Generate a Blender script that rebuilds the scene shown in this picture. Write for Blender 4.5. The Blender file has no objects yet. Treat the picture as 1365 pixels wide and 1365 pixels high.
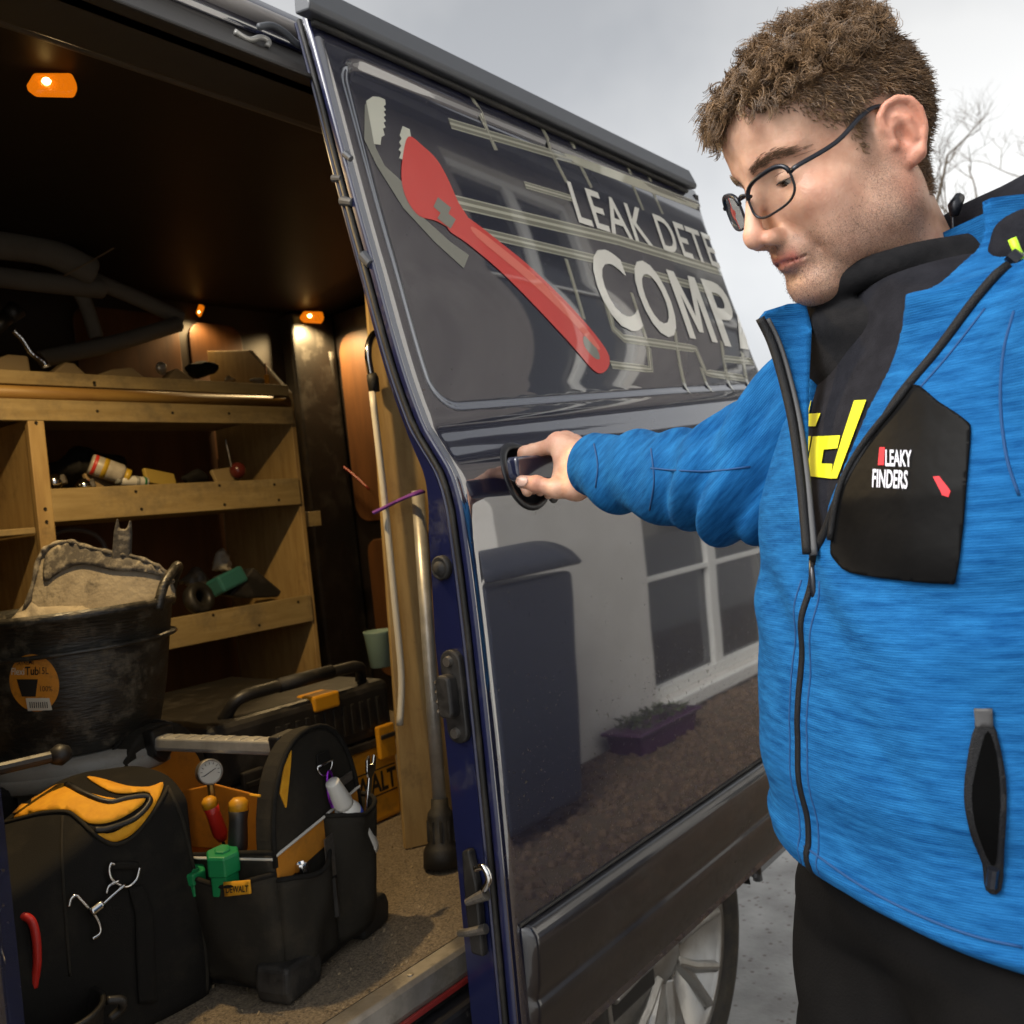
import bpy, bmesh, math, random
import numpy as np
from mathutils import Vector, Matrix
from mathutils.bvhtree import BVHTree
from mathutils.geometry import delaunay_2d_cdt

random.seed(7)
rng = np.random.default_rng(7)
SC = bpy.context.scene
COL = SC.collection

# ------------------------------------------------------------------ camera
YAW, ROLL, FPX, CAMZ = math.radians(38.7), math.radians(6.0), 1200.0, 1.28
Fw = np.array([math.cos(YAW), math.sin(YAW), 0.0])
Rh = np.array([math.sin(YAW), -math.cos(YAW), 0.0])
Zu = np.array([0, 0, 1.0])
Rc = math.cos(ROLL) * Rh - math.sin(ROLL) * Zu
Uc = math.cos(ROLL) * Zu + math.sin(ROLL) * Rh
CAM = np.array([0, 0, CAMZ])
cam_d = bpy.data.cameras.new('camera')
cam_d.sensor_width = 36.0
cam_d.lens = 36.0 * FPX / 1365.0
cam_d.clip_start, cam_d.clip_end = 0.02, 2000
cam_d.dof.use_dof = True
cam_d.dof.focus_distance = 1.05
cam_d.dof.aperture_fstop = 9.0
cam = bpy.data.objects.new('camera', cam_d)
COL.objects.link(cam)
cam.matrix_world = Matrix(((Rc[0], Uc[0], -Fw[0], CAM[0]), (Rc[1], Uc[1], -Fw[1], CAM[1]),
                           (Rc[2], Uc[2], -Fw[2], CAM[2]), (0, 0, 0, 1)))
SC.camera = cam

# ------------------------------------------------------------------ sky, sun, exposure
SUN_DIR = Vector((-0.70, 0.24, 0.68)).normalized()      # from the scene towards the sun
world = bpy.data.worlds.new('World'); SC.world = world; world.use_nodes = True
nt = world.node_tree; nt.nodes.clear()
wo = nt.nodes.new('ShaderNodeOutputWorld'); bg = nt.nodes.new('ShaderNodeBackground')
sky = nt.nodes.new('ShaderNodeTexSky'); sky.sky_type = 'NISHITA'; sky.sun_disc = False
sky.sun_elevation = math.asin(SUN_DIR.z); sky.sun_rotation = math.atan2(SUN_DIR.x, SUN_DIR.y)
sky.dust_density = 4.0
hs = nt.nodes.new('ShaderNodeHueSaturation'); hs.inputs['Saturation'].default_value = 0.07
tc = nt.nodes.new('ShaderNodeTexCoord'); nz = nt.nodes.new('ShaderNodeTexNoise')
nz.inputs['Scale'].default_value = 2.0; nz.inputs['Detail'].default_value = 5; nz.inputs['Roughness'].default_value = .5
cr = nt.nodes.new('ShaderNodeValToRGB')
cr.color_ramp.elements[0].position = .36; cr.color_ramp.elements[0].color = (.76, .78, .81, 1)
cr.color_ramp.elements[1].position = .64; cr.color_ramp.elements[1].color = (1.22, 1.21, 1.18, 1)
mx = nt.nodes.new('ShaderNodeMix'); mx.data_type = 'RGBA'; mx.blend_type = 'MULTIPLY'; mx.inputs['Factor'].default_value = 1.0
nt.links.new(tc.outputs['Generated'], nz.inputs['Vector'])
nt.links.new(nz.outputs['Fac'], cr.inputs['Fac'])
nt.links.new(sky.outputs['Color'], hs.inputs['Color'])
nt.links.new(hs.outputs['Color'], mx.inputs[6]); nt.links.new(cr.outputs['Color'], mx.inputs[7])
nt.links.new(mx.outputs[2], bg.inputs['Color']); bg.inputs['Strength'].default_value = 0.14
nt.links.new(bg.outputs['Background'], wo.inputs['Surface'])
sl = bpy.data.lights.new('sun', 'SUN'); sl.energy = 1.5; sl.angle = math.radians(25); sl.color = (1, .97, .92)
so = bpy.data.objects.new('sun', sl); COL.objects.link(so)
so.rotation_euler = SUN_DIR.to_track_quat('Z', 'Y').to_euler()
SC.view_settings.view_transform = 'Standard'; SC.view_settings.look = 'None'
SC.view_settings.gamma = 1; SC.view_settings.exposure = 0.75
SC.view_settings.use_curve_mapping = False

# ------------------------------------------------------------------ measuring helpers (photo pixel -> place)
def ray(px, py): return Fw + Rc * (px - 682.5) / FPX - Uc * (py - 682.5) / FPX
def at(px, py, ax, val):
    d = ray(px, py); i = 'xyz'.index(ax); return CAM + d * ((val - CAM[i]) / d[i])
def dep(px, py, d): return CAM + ray(px, py) * d
def V3(p): return Vector((float(p[0]), float(p[1]), float(p[2])))

# ------------------------------------------------------------------ materials
MATS = {}
def mat(name, col, rough=.5, metal=0., col2=None, vscale=25., vdet=4., bump=0., bscale=150., bdist=.002, coat=0., coat_ior=1.5,
        coat_rough=.03, spec=.5, stretch=None, emis=None, estr=0., trans=0., sss=0., dust=None, dscale=6., dlo=.5, dhi=.7, ior=1.5, sheen=0.):
    if name in MATS: return MATS[name]
    m = bpy.data.materials.new(name); m.use_nodes = True; MATS[name] = m
    n = m.node_tree.nodes; L = m.node_tree.links; b = n['Principled BSDF']
    b.inputs['Roughness'].default_value = rough; b.inputs['Metallic'].default_value = metal
    b.inputs['Specular IOR Level'].default_value = spec; b.inputs['IOR'].default_value = ior
    b.inputs['Coat Weight'].default_value = coat; b.inputs['Coat IOR'].default_value = coat_ior; b.inputs['Coat Roughness'].default_value = coat_rough
    b.inputs['Transmission Weight'].default_value = trans
    if sheen: b.inputs['Sheen Weight'].default_value = sheen
    if sss:
        b.inputs['Subsurface Weight'].default_value = sss; b.inputs['Subsurface Radius'].default_value = (.012, .005, .003); b.inputs['Subsurface Scale'].default_value = .5
    t = n.new('ShaderNodeTexCoord'); vec = t.outputs['Object']
    if stretch:
        mp = n.new('ShaderNodeMapping'); mp.inputs['Scale'].default_value = stretch; L.new(vec, mp.inputs['Vector']); vec = mp.outputs['Vector']
    col = tuple(col) + (1,)
    src = None
    if col2 is not None:
        z = n.new('ShaderNodeTexNoise'); z.inputs['Scale'].default_value = vscale; z.inputs['Detail'].default_value = vdet; z.inputs['Roughness'].default_value = .6
        L.new(vec, z.inputs['Vector'])
        r = n.new('ShaderNodeValToRGB'); r.color_ramp.elements[0].position = .35; r.color_ramp.elements[1].position = .65
        r.color_ramp.elements[0].color = col; r.color_ramp.elements[1].color = tuple(col2) + (1,)
        L.new(z.outputs['Fac'], r.inputs['Fac']); src = r.outputs['Color']
    if dust is not None:
        z = n.new('ShaderNodeTexNoise'); z.inputs['Scale'].default_value = dscale; z.inputs['Detail'].default_value = 8; z.inputs['Roughness'].default_value = .7
        L.new(t.outputs['Object'], z.inputs['Vector'])
        r = n.new('ShaderNodeMapRange'); r.inputs[1].default_value = dlo; r.inputs[2].default_value = dhi; r.inputs[3].default_value = 0; r.inputs[4].default_value = .75
        L.new(z.outputs['Fac'], r.inputs[0])
        x = n.new('ShaderNodeMix'); x.data_type = 'RGBA'; L.new(r.outputs[0], x.inputs[0])
        if src: L.new(src, x.inputs[6])
        else: x.inputs[6].default_value = col
        x.inputs[7].default_value = tuple(dust) + (1,); src = x.outputs[2]
        rr = n.new('ShaderNodeMapRange'); rr.inputs[1].default_value = 0; rr.inputs[2].default_value = .75; rr.inputs[3].default_value = rough; rr.inputs[4].default_value = .9
        L.new(r.outputs[0], rr.inputs[0]); L.new(rr.outputs[0], b.inputs['Roughness'])
    if src: L.new(src, b.inputs['Base Color'])
    else: b.inputs['Base Color'].default_value = col
    if bump:
        z = n.new('ShaderNodeTexNoise'); z.inputs['Scale'].default_value = bscale; z.inputs['Detail'].default_value = 3
        L.new(vec, z.inputs['Vector'])
        bp = n.new('ShaderNodeBump'); bp.inputs['Strength'].default_value = bump; bp.inputs['Distance'].default_value = bdist
        L.new(z.outputs['Fac'], bp.inputs['Height']); L.new(bp.outputs['Normal'], b.inputs['Normal'])
    if emis: b.inputs['Emission Color'].default_value = tuple(emis) + (1,); b.inputs['Emission Strength'].default_value = estr
    return m

# ------------------------------------------------------------------ objects, parts, tags
def obj(name, verts, faces, m, parent=None, smooth=False, bevel=0., seg=2, sub=0, solid=0., auto=None):
    me = bpy.data.meshes.new(name)
    verts = np.asarray(verts, dtype=float).reshape(-1, 3)
    me.from_pydata([tuple(v) for v in verts], [], [tuple(int(i) for i in f) for f in faces])
    me.update()
    o = bpy.data.objects.new(name, me); COL.objects.link(o)
    if m is not None: me.materials.append(m)
    if smooth: me.polygons.foreach_set('use_smooth', [True] * len(me.polygons))
    if solid:
        s = o.modifiers.new('solid', 'SOLIDIFY'); s.thickness = solid; s.offset = 1
    if bevel:
        b = o.modifiers.new('bevel', 'BEVEL'); b.width = bevel; b.segments = seg; b.limit_method = 'ANGLE'; b.angle_limit = math.radians(40)
        b.harden_normals = False
    if sub:
        s = o.modifiers.new('sub', 'SUBSURF'); s.levels = sub; s.render_levels = sub
    if auto is not None: sharp(me, auto)
    if parent is not None: par(o, parent)
    return o
def sharp(me, deg):
    me.polygons.foreach_set('use_smooth', [True] * len(me.polygons))
    bm = bmesh.new(); bm.from_mesh(me); a = math.radians(deg)
    for e in bm.edges:
        if len(e.link_faces) == 2 and e.calc_face_angle(0) > a: e.smooth = False
    bm.to_mesh(me); bm.free()
def par(o, p):
    """parts keep world coordinates: only a top-level Empty carries an offset"""
    o.parent = p
    o.matrix_parent_inverse = Matrix.Translation(-p.location) if p.parent is None else Matrix.Identity(4)
def thing(name, label, cat, loc=(0, 0, 0), group=None):
    o = bpy.data.objects.new(name, None); COL.objects.link(o); o.location = V3(loc); o.empty_display_size = .05
    return tag(o, label, cat, group)
def tag(o, label, cat, group=None):
    o['label'] = label; o['category'] = cat
    if group: o['group'] = group
    return o
def setting(o): o['kind'] = 'structure'; return o

class MB:
    def __init__(s): s.v = []; s.f = []
    def add(s, vs, fs):
        k = len(s.v); s.v += [tuple(map(float, p)) for p in vs]; s.f += [tuple(i + k for i in f) for f in fs]; return s
    def box(s, lo, hi, M=None):
        x0, y0, z0 = lo; x1, y1, z1 = hi
        vs = [(x0,y0,z0),(x1,y0,z0),(x1,y1,z0),(x0,y1,z0),(x0,y0,z1),(x1,y0,z1),(x1,y1,z1),(x0,y1,z1)]
        if M is not None: vs = [M @ Vector(p) for p in vs]
        return s.add(vs, [(0,3,2,1),(4,5,6,7),(0,1,5,4),(1,2,6,5),(2,3,7,6),(3,0,4,7)])
    def tube(s, pts, r, n=10, caps=True, flat=1.0):
        P = [V3(p) for p in pts]; m = len(P)
        rs = [float(q) for q in np.interp(np.linspace(0, 1, m), np.linspace(0, 1, len(r)), r)] if hasattr(r, '__len__') else [r] * m
        t = [(P[min(i+1, m-1)] - P[max(i-1, 0)]).normalized() for i in range(m)]
        up = Vector((0, 0, 1)) if abs(t[0].z) < .9 else Vector((1, 0, 0))
        a = t[0].cross(up).normalized(); vs = []; fs = []
        for i in range(m):
            a = (a - t[i] * a.dot(t[i])).normalized(); b = t[i].cross(a)
            for k in range(n):
                w = 2 * math.pi * k / n; vs.append(P[i] + a * (math.cos(w) * rs[i]) + b * (math.sin(w) * rs[i] * flat))
        for i in range(m - 1):
            for k in range(n):
                fs.append((i*n+k, i*n+(k+1) % n, (i+1)*n+(k+1) % n, (i+1)*n+k))
        if caps: fs.append(tuple(range(n))[::-1]); fs.append(tuple((m-1)*n+k for k in range(n)))
        return s.add(vs, fs)
    def lathe(s, prof, o=(0, 0, 0), ax=(0, 0, 1), n=24, sx=1., sy=1., ref=None):
        ax = V3(ax).normalized(); o = V3(o)
        u = V3(ref) if ref is not None else (Vector((1, 0, 0)) if abs(ax.x) < .8 else Vector((0, 1, 0)))
        u = (u - ax * u.dot(ax)).normalized(); w = ax.cross(u); vs = []; fs = []
        for (r, h) in prof:
            for k in range(n):
                a = 2 * math.pi * k / n; vs.append(o + ax * h + u * (r * sx * math.cos(a)) + w * (r * sy * math.sin(a)))
        for i in range(len(prof) - 1):
            for k in range(n): fs.append((i*n+k, i*n+(k+1) % n, (i+1)*n+(k+1) % n, (i+1)*n+k))
        if prof[0][0] > 1e-5: fs.append(tuple(range(n))[::-1])
        if prof[-1][0] > 1e-5: fs.append(tuple((len(prof)-1)*n+k for k in range(n)))
        return s.add(vs, fs)
    def prism(s, poly, o, u, v, d):
        """outline poly (a,b) in the frame o,u,v pushed by vector d"""
        o, u, v, d = V3(o), V3(u), V3(v), V3(d); n = len(poly)
        A = [o + u * a + v * b for a, b in poly]; B = [p + d for p in A]
        fs = [tuple(range(n)), tuple(range(2*n-1, n-1, -1))] + [(i, i+n, (i+1) % n + n, (i+1) % n) for i in range(n)]
        return s.add(A + B, fs)
    def grid(s, fn, nu, nv):
        vs = [fn(i / nu, j / nv) for j in range(nv + 1) for i in range(nu + 1)]
        fs = [(j*(nu+1)+i, j*(nu+1)+i+1, (j+1)*(nu+1)+i+1, (j+1)*(nu+1)+i) for j in range(nv) for i in range(nu)]
        return s.add(vs, fs)
    def obj(s, name, m, parent=None, **k): return obj(name, s.v, s.f, m, parent, **k)
def box(name, lo, hi, m, parent=None, bevel=.002, M=None, **k): return MB().box(lo, hi, M).obj(name, m, parent, bevel=bevel, **k)
def frame(o, u, v):
    u = V3(u).normalized(); v = V3(v); v = (v - u * v.dot(u)).normalized(); w = u.cross(v); o = V3(o)
    return Matrix(((u.x, v.x, w.x, o.x), (u.y, v.y, w.y, o.y), (u.z, v.z, w.z, o.z), (0, 0, 0, 1)))
def spline(P, n=8):
    P = [np.asarray(p, float) for p in P]; Q = [2*P[0]-P[1]] + P + [2*P[-1]-P[-2]]; out = []
    for i in range(1, len(Q) - 2):
        for k in range(n):
            t = k / n; a, b, c, d = Q[i-1:i+3]
            out.append(.5*((2*b)+(-a+c)*t+(2*a-5*b+4*c-d)*t*t+(-a+3*b-3*c+d)*t**3))
    out.append(P[-1]); return out

# ------------------------------------------------------------------ signed distance modelling
def smin(a, b, k):
    h = np.clip(.5 + .5 * (b - a) / k, 0, 1); return b + (a - b) * h - k * h * (1 - h)
def smax(a, b, k): return -smin(-a, -b, k)
def s_cone(P, a, b, r0, r1):
    a = np.asarray(a, float); b = np.asarray(b, float); d = b - a; x, y, z = P
    t = np.clip(((x-a[0])*d[0]+(y-a[1])*d[1]+(z-a[2])*d[2]) / max(d @ d, 1e-12), 0, 1)
    return np.sqrt((x-a[0]-t*d[0])**2+(y-a[1]-t*d[1])**2+(z-a[2]-t*d[2])**2) - (r0 + (r1 - r0) * t)
def s_ball(P, c, r): return np.sqrt((P[0]-c[0])**2+(P[1]-c[1])**2+(P[2]-c[2])**2) - r
def s_ell(P, c, r):
    x, y, z = P[0]-c[0], P[1]-c[1], P[2]-c[2]
    k0 = np.sqrt((x/r[0])**2+(y/r[1])**2+(z/r[2])**2); k1 = np.sqrt((x/r[0]**2)**2+(y/r[1]**2)**2+(z/r[2]**2)**2)
    return k0 * (k0 - 1) / np.maximum(k1, 1e-9)
def s_box(P, c, h, r):
    q = [np.abs(P[i]-c[i]) - (h[i]-r) for i in range(3)]
    return np.sqrt(sum(np.maximum(a, 0)**2 for a in q)) + np.minimum(np.maximum(q[0], np.maximum(q[1], q[2])), 0) - r
def nets(fn, lo, hi, h):
    lo = np.asarray(lo, float); hi = np.asarray(hi, float); n = np.ceil((hi - lo) / h).astype(int) + 1
    ax = [lo[i] + np.arange(n[i]) * h for i in range(3)]
    G = np.meshgrid(*ax, indexing='ij'); D = fn(G).astype(np.float32); S = D < 0
    c = [(i, j, k) for i in (0, 1) for j in (0, 1) for k in (0, 1)]
    def sh(A, o): return A[o[0]:A.shape[0]-1+o[0], o[1]:A.shape[1]-1+o[1], o[2]:A.shape[2]-1+o[2]]
    cnt = sum(sh(S, o).astype(np.int8) for o in c); act = (cnt > 0) & (cnt < 8)
    I = np.argwhere(act); acc = np.zeros((len(I), 3)); num = np.zeros(len(I))
    val = {o: D[I[:, 0]+o[0], I[:, 1]+o[1], I[:, 2]+o[2]] for o in c}
    for a in c:
        for k in range(3):
            if a[k] == 0:
                b = list(a); b[k] = 1; b = tuple(b); va, vb = val[a], val[b]; m = (va < 0) != (vb < 0)
                t = np.where(m, va / np.where(m, va - vb, 1), 0); p = np.tile(np.array(a, float), (len(I), 1)); p[:, k] += t
                acc[m] += p[m]; num[m] += 1
    verts = lo + (I + acc / num[:, None]) * h
    idx = -np.ones(act.shape, int); idx[act] = np.arange(len(I)); F = []
    for k in range(3):
        u, v = [(1, 2), (2, 0), (0, 1)][k]
        a0 = [slice(1, -1)] * 3; a0[k] = slice(0, -1); a1 = [slice(1, -1)] * 3; a1[k] = slice(1, None)
        A, B = S[tuple(a0)], S[tuple(a1)]
        for flip, mk in ((False, A & ~B), (True, ~A & B)):
            J = np.argwhere(mk)
            if not len(J): continue
            J = J + np.array([0 if i == k else 1 for i in range(3)])
            q = []
            for du, dv in ((-1, -1), (0, -1), (0, 0), (-1, 0)):
                K = J.copy(); K[:, u] += du; K[:, v] += dv; q.append(idx[K[:, 0], K[:, 1], K[:, 2]])
            q = np.stack(q, 1)
            if flip: q = q[:, ::-1]
            F.append(q[(q >= 0).all(1)])
    return verts, np.concatenate(F)
def bvh_of(verts, faces): return BVHTree.FromPolygons([tuple(v) for v in verts], [tuple(int(i) for i in f) for f in faces])
def wav(P, n, f0, f1, seed):
    """smooth pseudo-random field from n sine waves"""
    r = np.random.default_rng(seed); o = 0
    for _ in range(n):
        k = r.normal(size=3); k *= r.uniform(f0, f1) / np.linalg.norm(k); o = o + np.sin(P[0]*k[0]+P[1]*k[1]+P[2]*k[2]+r.uniform(0, 6.28))
    return o / math.sqrt(n)

# ------------------------------------------------------------------ flat prints and panels laid onto a surface
def on(bv, px, py, off=.001, near=None):
    d = V3(ray(px, py)).normalized(); o = V3(CAM); h = bv.ray_cast(o, d)
    if h[0] is None:
        if near is None: return None
        p = o + d * near; q = bv.find_nearest(p); return q[0] + q[1] * off
    nn = h[1] if h[1].dot(d) < 0 else -h[1]
    return h[0] + nn * off
def resample(poly, step, closed=True):
    out = []; n = len(poly)
    for i in range(n if closed else n - 1):
        a = np.array(poly[i], float); b = np.array(poly[(i+1) % n], float); k = max(1, int(np.linalg.norm(b - a) / step))
        for j in range(k): out.append(a + (b - a) * j / k)
    if not closed: out.append(np.array(poly[-1], float))
    return out
def smoothpoly(poly, n=6):
    P = [np.asarray(p, float) for p in poly]; m = len(P); out = []
    for i in range(m):
        a, b, c, d = P[i-1], P[i], P[(i+1) % m], P[(i+2) % m]
        for k in range(n):
            t = k / n; out.append(.5*((2*b)+(-a+c)*t+(2*a-5*b+4*c-d)*t*t+(-a+3*b-3*c+d)*t**3))
    return out
def fill2d(poly, step):
    B = resample(poly, step); xs = [p[0] for p in B]; ys = [p[1] for p in B]; n = len(B)
    def inside(x, y):
        c = False
        for i in range(n):
            x1, y1 = B[i]; x2, y2 = B[(i+1) % n]
            if (y1 > y) != (y2 > y) and x < (x2-x1)*(y-y1)/(y2-y1)+x1: c = not c
        return c
    pts = [Vector((p[0], p[1])) for p in B]
    y = min(ys) + step * .5
    while y < max(ys):
        x = min(xs) + step * .5
        while x < max(xs):
            if inside(x, y) and min((x-p[0])**2+(y-p[1])**2 for p in B) > (step*.5)**2: pts.append(Vector((x, y)))
            x += step
        y += step
    r = delaunay_2d_cdt(pts, [(i, (i+1) % n) for i in range(n)], [list(range(n))], 1, 1e-5)
    return [(v.x, v.y) for v in r[0]], [tuple(f) for f in r[2]]
def islands(f):
    up = {}
    def find(a):
        while up.setdefault(a, a) != a: up[a] = up[up[a]]; a = up[a]
        return a
    for q in f:
        for b in q[1:]: up[find(q[0])] = find(b)
    g = {}
    for q in f: g.setdefault(find(q[0]), []).append(q)
    return sorted(g.values(), key=len, reverse=True)
def largest(f): return islands(f)[0] if f else f
def panel(name, poly, fn, m, parent, step=8, thick=0., smooth=True):
    """a thin sheet over outline poly; fn(x, y) -> point on the surface"""
    v, f = fill2d(poly, step); P = [fn(*q) for q in v]
    ok = [p is not None for p in P]; P = [p if p is not None else Vector((0, 0, 0)) for p in P]
    f = [q for q in f if all(ok[i] for i in q)]
    el = [max((P[a]-P[b]).length for a, b in ((q[0], q[1]), (q[1], q[2]), (q[2], q[0]))) for q in f]; lim = 5*float(np.median(el)) if el else 1
    f = largest([q for q, e in zip(f, el) if e < lim])
    used = sorted({i for q in f for i in q}); ix = {a: b for b, a in enumerate(used)}; P = [P[i] for i in used]; f = [tuple(ix[i] for i in q) for q in f]
    o = obj(name, P, f, m, parent, smooth=smooth)
    if thick:
        s = o.modifiers.new('solid', 'SOLIDIFY'); s.thickness = thick; s.offset = 0
    return o
def text2d(txt, bold=0.0, spacing=1.0):
    cu = bpy.data.curves.new('t', 'FONT'); cu.body = txt; cu.offset = bold; cu.space_character = spacing; cu.resolution_u = 4
    o = bpy.data.objects.new('t', cu); COL.objects.link(o); dg = bpy.context.evaluated_depsgraph_get(); dg.update()
    me = bpy.data.meshes.new_from_object(o.evaluated_get(dg)); bpy.data.objects.remove(o); bpy.data.curves.remove(cu)
    return me
def text_on(name, txt, o, ex, ey, fn, m, parent, bold=0., spacing=1., maxlen=.25, clipx=None, fit=None, split=False):
    """lettering: glyph plane (s,t) -> o + s*ex + t*ey -> fn -> surface. fit: total width in units of |ex| (t is 1 cap height)"""
    me = text2d(txt, bold, spacing); bm = bmesh.new(); bm.from_mesh(me); bpy.data.meshes.remove(me)
    xs = [v.co.x for v in bm.verts]; x0, x1 = min(xs), max(xs); k = (fit / (x1 - x0)) if fit else 1 / .69
    for v in bm.verts: v.co.x = (v.co.x - x0) * k; v.co.y = v.co.y / .69; v.co.z = 0
    bmesh.ops.triangulate(bm, faces=bm.faces)
    if clipx is not None:
        bmesh.ops.bisect_plane(bm, geom=bm.verts[:]+bm.edges[:]+bm.faces[:], plane_co=(clipx, 0, 0), plane_no=(1, 0, 0), clear_outer=True)
    for j in range(1, int(1 / maxlen)):
        bmesh.ops.bisect_plane(bm, geom=bm.verts[:]+bm.edges[:]+bm.faces[:], plane_co=(0, j*maxlen, 0), plane_no=(0, 1, 0))
    bm.verts.index_update(); ex = np.asarray(ex, float); ey = np.asarray(ey, float); o = np.asarray(o, float)
    P = []
    for v in bm.verts:
        q = o + ex * v.co.x + ey * v.co.y; P.append(fn(q[0], q[1]))
    ok = [p is not None for p in P]; P = [p if p is not None else Vector((0, 0, 0)) for p in P]
    F = [tuple(v.index for v in f.verts) for f in bm.faces]; F = [f for f in F if all(ok[i] for i in f)]; bm.free()
    if split: return [obj('letter', [P[i] for i in sorted({j for q in g for j in q})], [tuple(sorted({j for q in g for j in q}).index(j) for j in q) for q in g], m, parent) for g in islands(F)]
    return obj(name, P, F, m, parent)
# ------------------------------------------------------------------ material set
NAVY = mat('navy_paint', (.004, .0055, .022), .30, coat=1., coat_ior=2.9, coat_rough=.025, spec=.5, bump=.04, bscale=7, bdist=.004)
NAVYDIRT = mat('navy_paint_dirty', (.005, .005, .009), .35, coat=1., coat_ior=1.7, coat_rough=.06, dust=(.025, .02, .016), dscale=9, dlo=.5, dhi=.78)
NAVYIN = mat('navy_inner', (.008, .011, .05), .32, coat=.6, coat_ior=1.6, coat_rough=.08, dust=(.05, .05, .06), dscale=14, dlo=.55, dhi=.8)
BLACKPL = mat('black_plastic', (.014, .013, .012), .45, dust=(.07, .06, .05), dscale=14, dlo=.5, dhi=.8)
BLACKRB = mat('black_rubber', (.011, .010, .009), .6, bump=.2, bscale=220, dust=(.08, .07, .055), dscale=18, dlo=.5, dhi=.8)
GREYPL = mat('grey_plastic', (.075, .08, .09), .45, bump=.1, bscale=500, bdist=.0005)
LINING = mat('lining', (.020, .015, .011), .5, spec=.12, bump=.15, bscale=9, bdist=.004)
DARKTRIM = mat('dark_trim', (.02, .017, .014), .5, bump=.1, bscale=60)
PLY = mat('plywood', (.38, .26, .105), .6, col2=(.29, .185, .07), vscale=10, stretch=(6, 6, .8), bump=.15, bscale=40, dust=(.10, .07, .04), dscale=11, dlo=.56, dhi=.8)
PLYH = mat('plywood_horizontal', (.32, .235, .105), .6, col2=(.25, .175, .07), vscale=10, stretch=(.8, 6, 6), bump=.15, bscale=40, dust=(.09, .07, .045), dscale=9, dlo=.48, dhi=.72)
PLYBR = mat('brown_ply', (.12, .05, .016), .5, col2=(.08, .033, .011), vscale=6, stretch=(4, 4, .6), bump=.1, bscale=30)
CARPET = mat('carpet', (.27, .215, .145), .95, col2=(.085, .066, .047), vscale=260, vdet=6, bump=.9, bscale=420, bdist=.004, dust=(.24, .19, .12), dscale=15, dlo=.52, dhi=.85)
ALU = mat('aluminium', (.50, .49, .46), .4, .55, col2=(.36, .35, .33), vscale=30, bump=.05, bscale=200)
CHROME = mat('chrome', (.72, .71, .69), .13, 1.)
STEELD = mat('dirty_steel', (.30, .28, .25), .4, .9, dust=(.06, .045, .03), dscale=25, dlo=.45, dhi=.7)
CREAM = mat('cream_vinyl', (.74, .72, .65), .4, coat=1., coat_ior=1.7, coat_rough=.02)
PIPEM = mat('pipe_vinyl', (.17, .165, .125), .4, coat=1., coat_ior=1.9, coat_rough=.02)
PIPEL = mat('pipe_vinyl_light', (.44, .43, .34), .4, coat=1., coat_ior=1.9, coat_rough=.02)
REDV = mat('red_vinyl', (.62, .045, .035), .4, coat=1., coat_ior=1.7, coat_rough=.02)
REDV2 = mat('red_vinyl_light', (.75, .16, .11), .4, coat=1., coat_ior=1.7, coat_rough=.02)
REDD = mat('dark_red_strip', (.22, .02, .018), .4)
YEL = mat('yellow_fabric', (.80, .38, .012), .75, col2=(.70, .31, .01), vscale=60, bump=.3, bscale=500, bdist=.0006)
YELP = mat('yellow_plastic', (.62, .28, .012), .4, dust=(.14, .09, .03), dscale=16, dlo=.5, dhi=.8)
BLKF = mat('black_fabric', (.011, .010, .0085), .85, bump=.5, bscale=600, bdist=.0008, dust=(.045, .038, .026), dscale=10, dlo=.5, dhi=.85, spec=.2)
GRYF = mat('charcoal_fabric', (.022, .019, .014), .85, bump=.5, bscale=600, bdist=.0008, dust=(.070, .056, .036), dscale=12, dlo=.5, dhi=.85, spec=.25)

def empty(name, loc, parent):
    o = bpy.data.objects.new(name, None); COL.objects.link(o); o.location = (0, 0, 0); par(o, parent); return o

def road_dirt(m):
    """fine mud specks low on the paint"""
    n = m.node_tree.nodes; L = m.node_tree.links; b = n['Principled BSDF']; t = n.new('ShaderNodeTexCoord'); sp = n.new('ShaderNodeSeparateXYZ'); L.new(t.outputs['Object'], sp.inputs[0])
    g = n.new('ShaderNodeMapRange'); g.inputs[1].default_value = 1.12; g.inputs[2].default_value = .72; g.inputs[3].default_value = 0; g.inputs[4].default_value = .10; L.new(sp.outputs[2], g.inputs[0])
    z = n.new('ShaderNodeTexNoise'); z.inputs['Scale'].default_value = 170; z.inputs['Detail'].default_value = 3; L.new(t.outputs['Object'], z.inputs['Vector'])
    z2 = n.new('ShaderNodeTexNoise'); z2.inputs['Scale'].default_value = 7; z2.inputs['Detail'].default_value = 6; L.new(t.outputs['Object'], z2.inputs['Vector'])
    a = n.new('ShaderNodeMath'); a.operation = 'ADD'; L.new(z.outputs['Fac'], a.inputs[0]); L.new(g.outputs[0], a.inputs[1])
    a2 = n.new('ShaderNodeMath'); a2.operation = 'MULTIPLY_ADD'; a2.inputs[1].default_value = .22; L.new(z2.outputs['Fac'], a2.inputs[0]); L.new(a.outputs[0], a2.inputs[2])
    r = n.new('ShaderNodeMapRange'); r.inputs[1].default_value = .83; r.inputs[2].default_value = .90; L.new(a2.outputs[0], r.inputs[0])
    x = n.new('ShaderNodeMix'); x.data_type = 'RGBA'; x.inputs[6].default_value = b.inputs['Base Color'].default_value; x.inputs[7].default_value = (.07, .055, .04, 1); L.new(r.outputs[0], x.inputs[0]); L.new(x.outputs[2], b.inputs['Base Color'])
    c = n.new('ShaderNodeMapRange'); c.inputs[3].default_value = 1; c.inputs[4].default_value = .15; L.new(r.outputs[0], c.inputs[0]); L.new(c.outputs[0], b.inputs['Coat Weight'])
road_dirt(NAVY)

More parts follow.
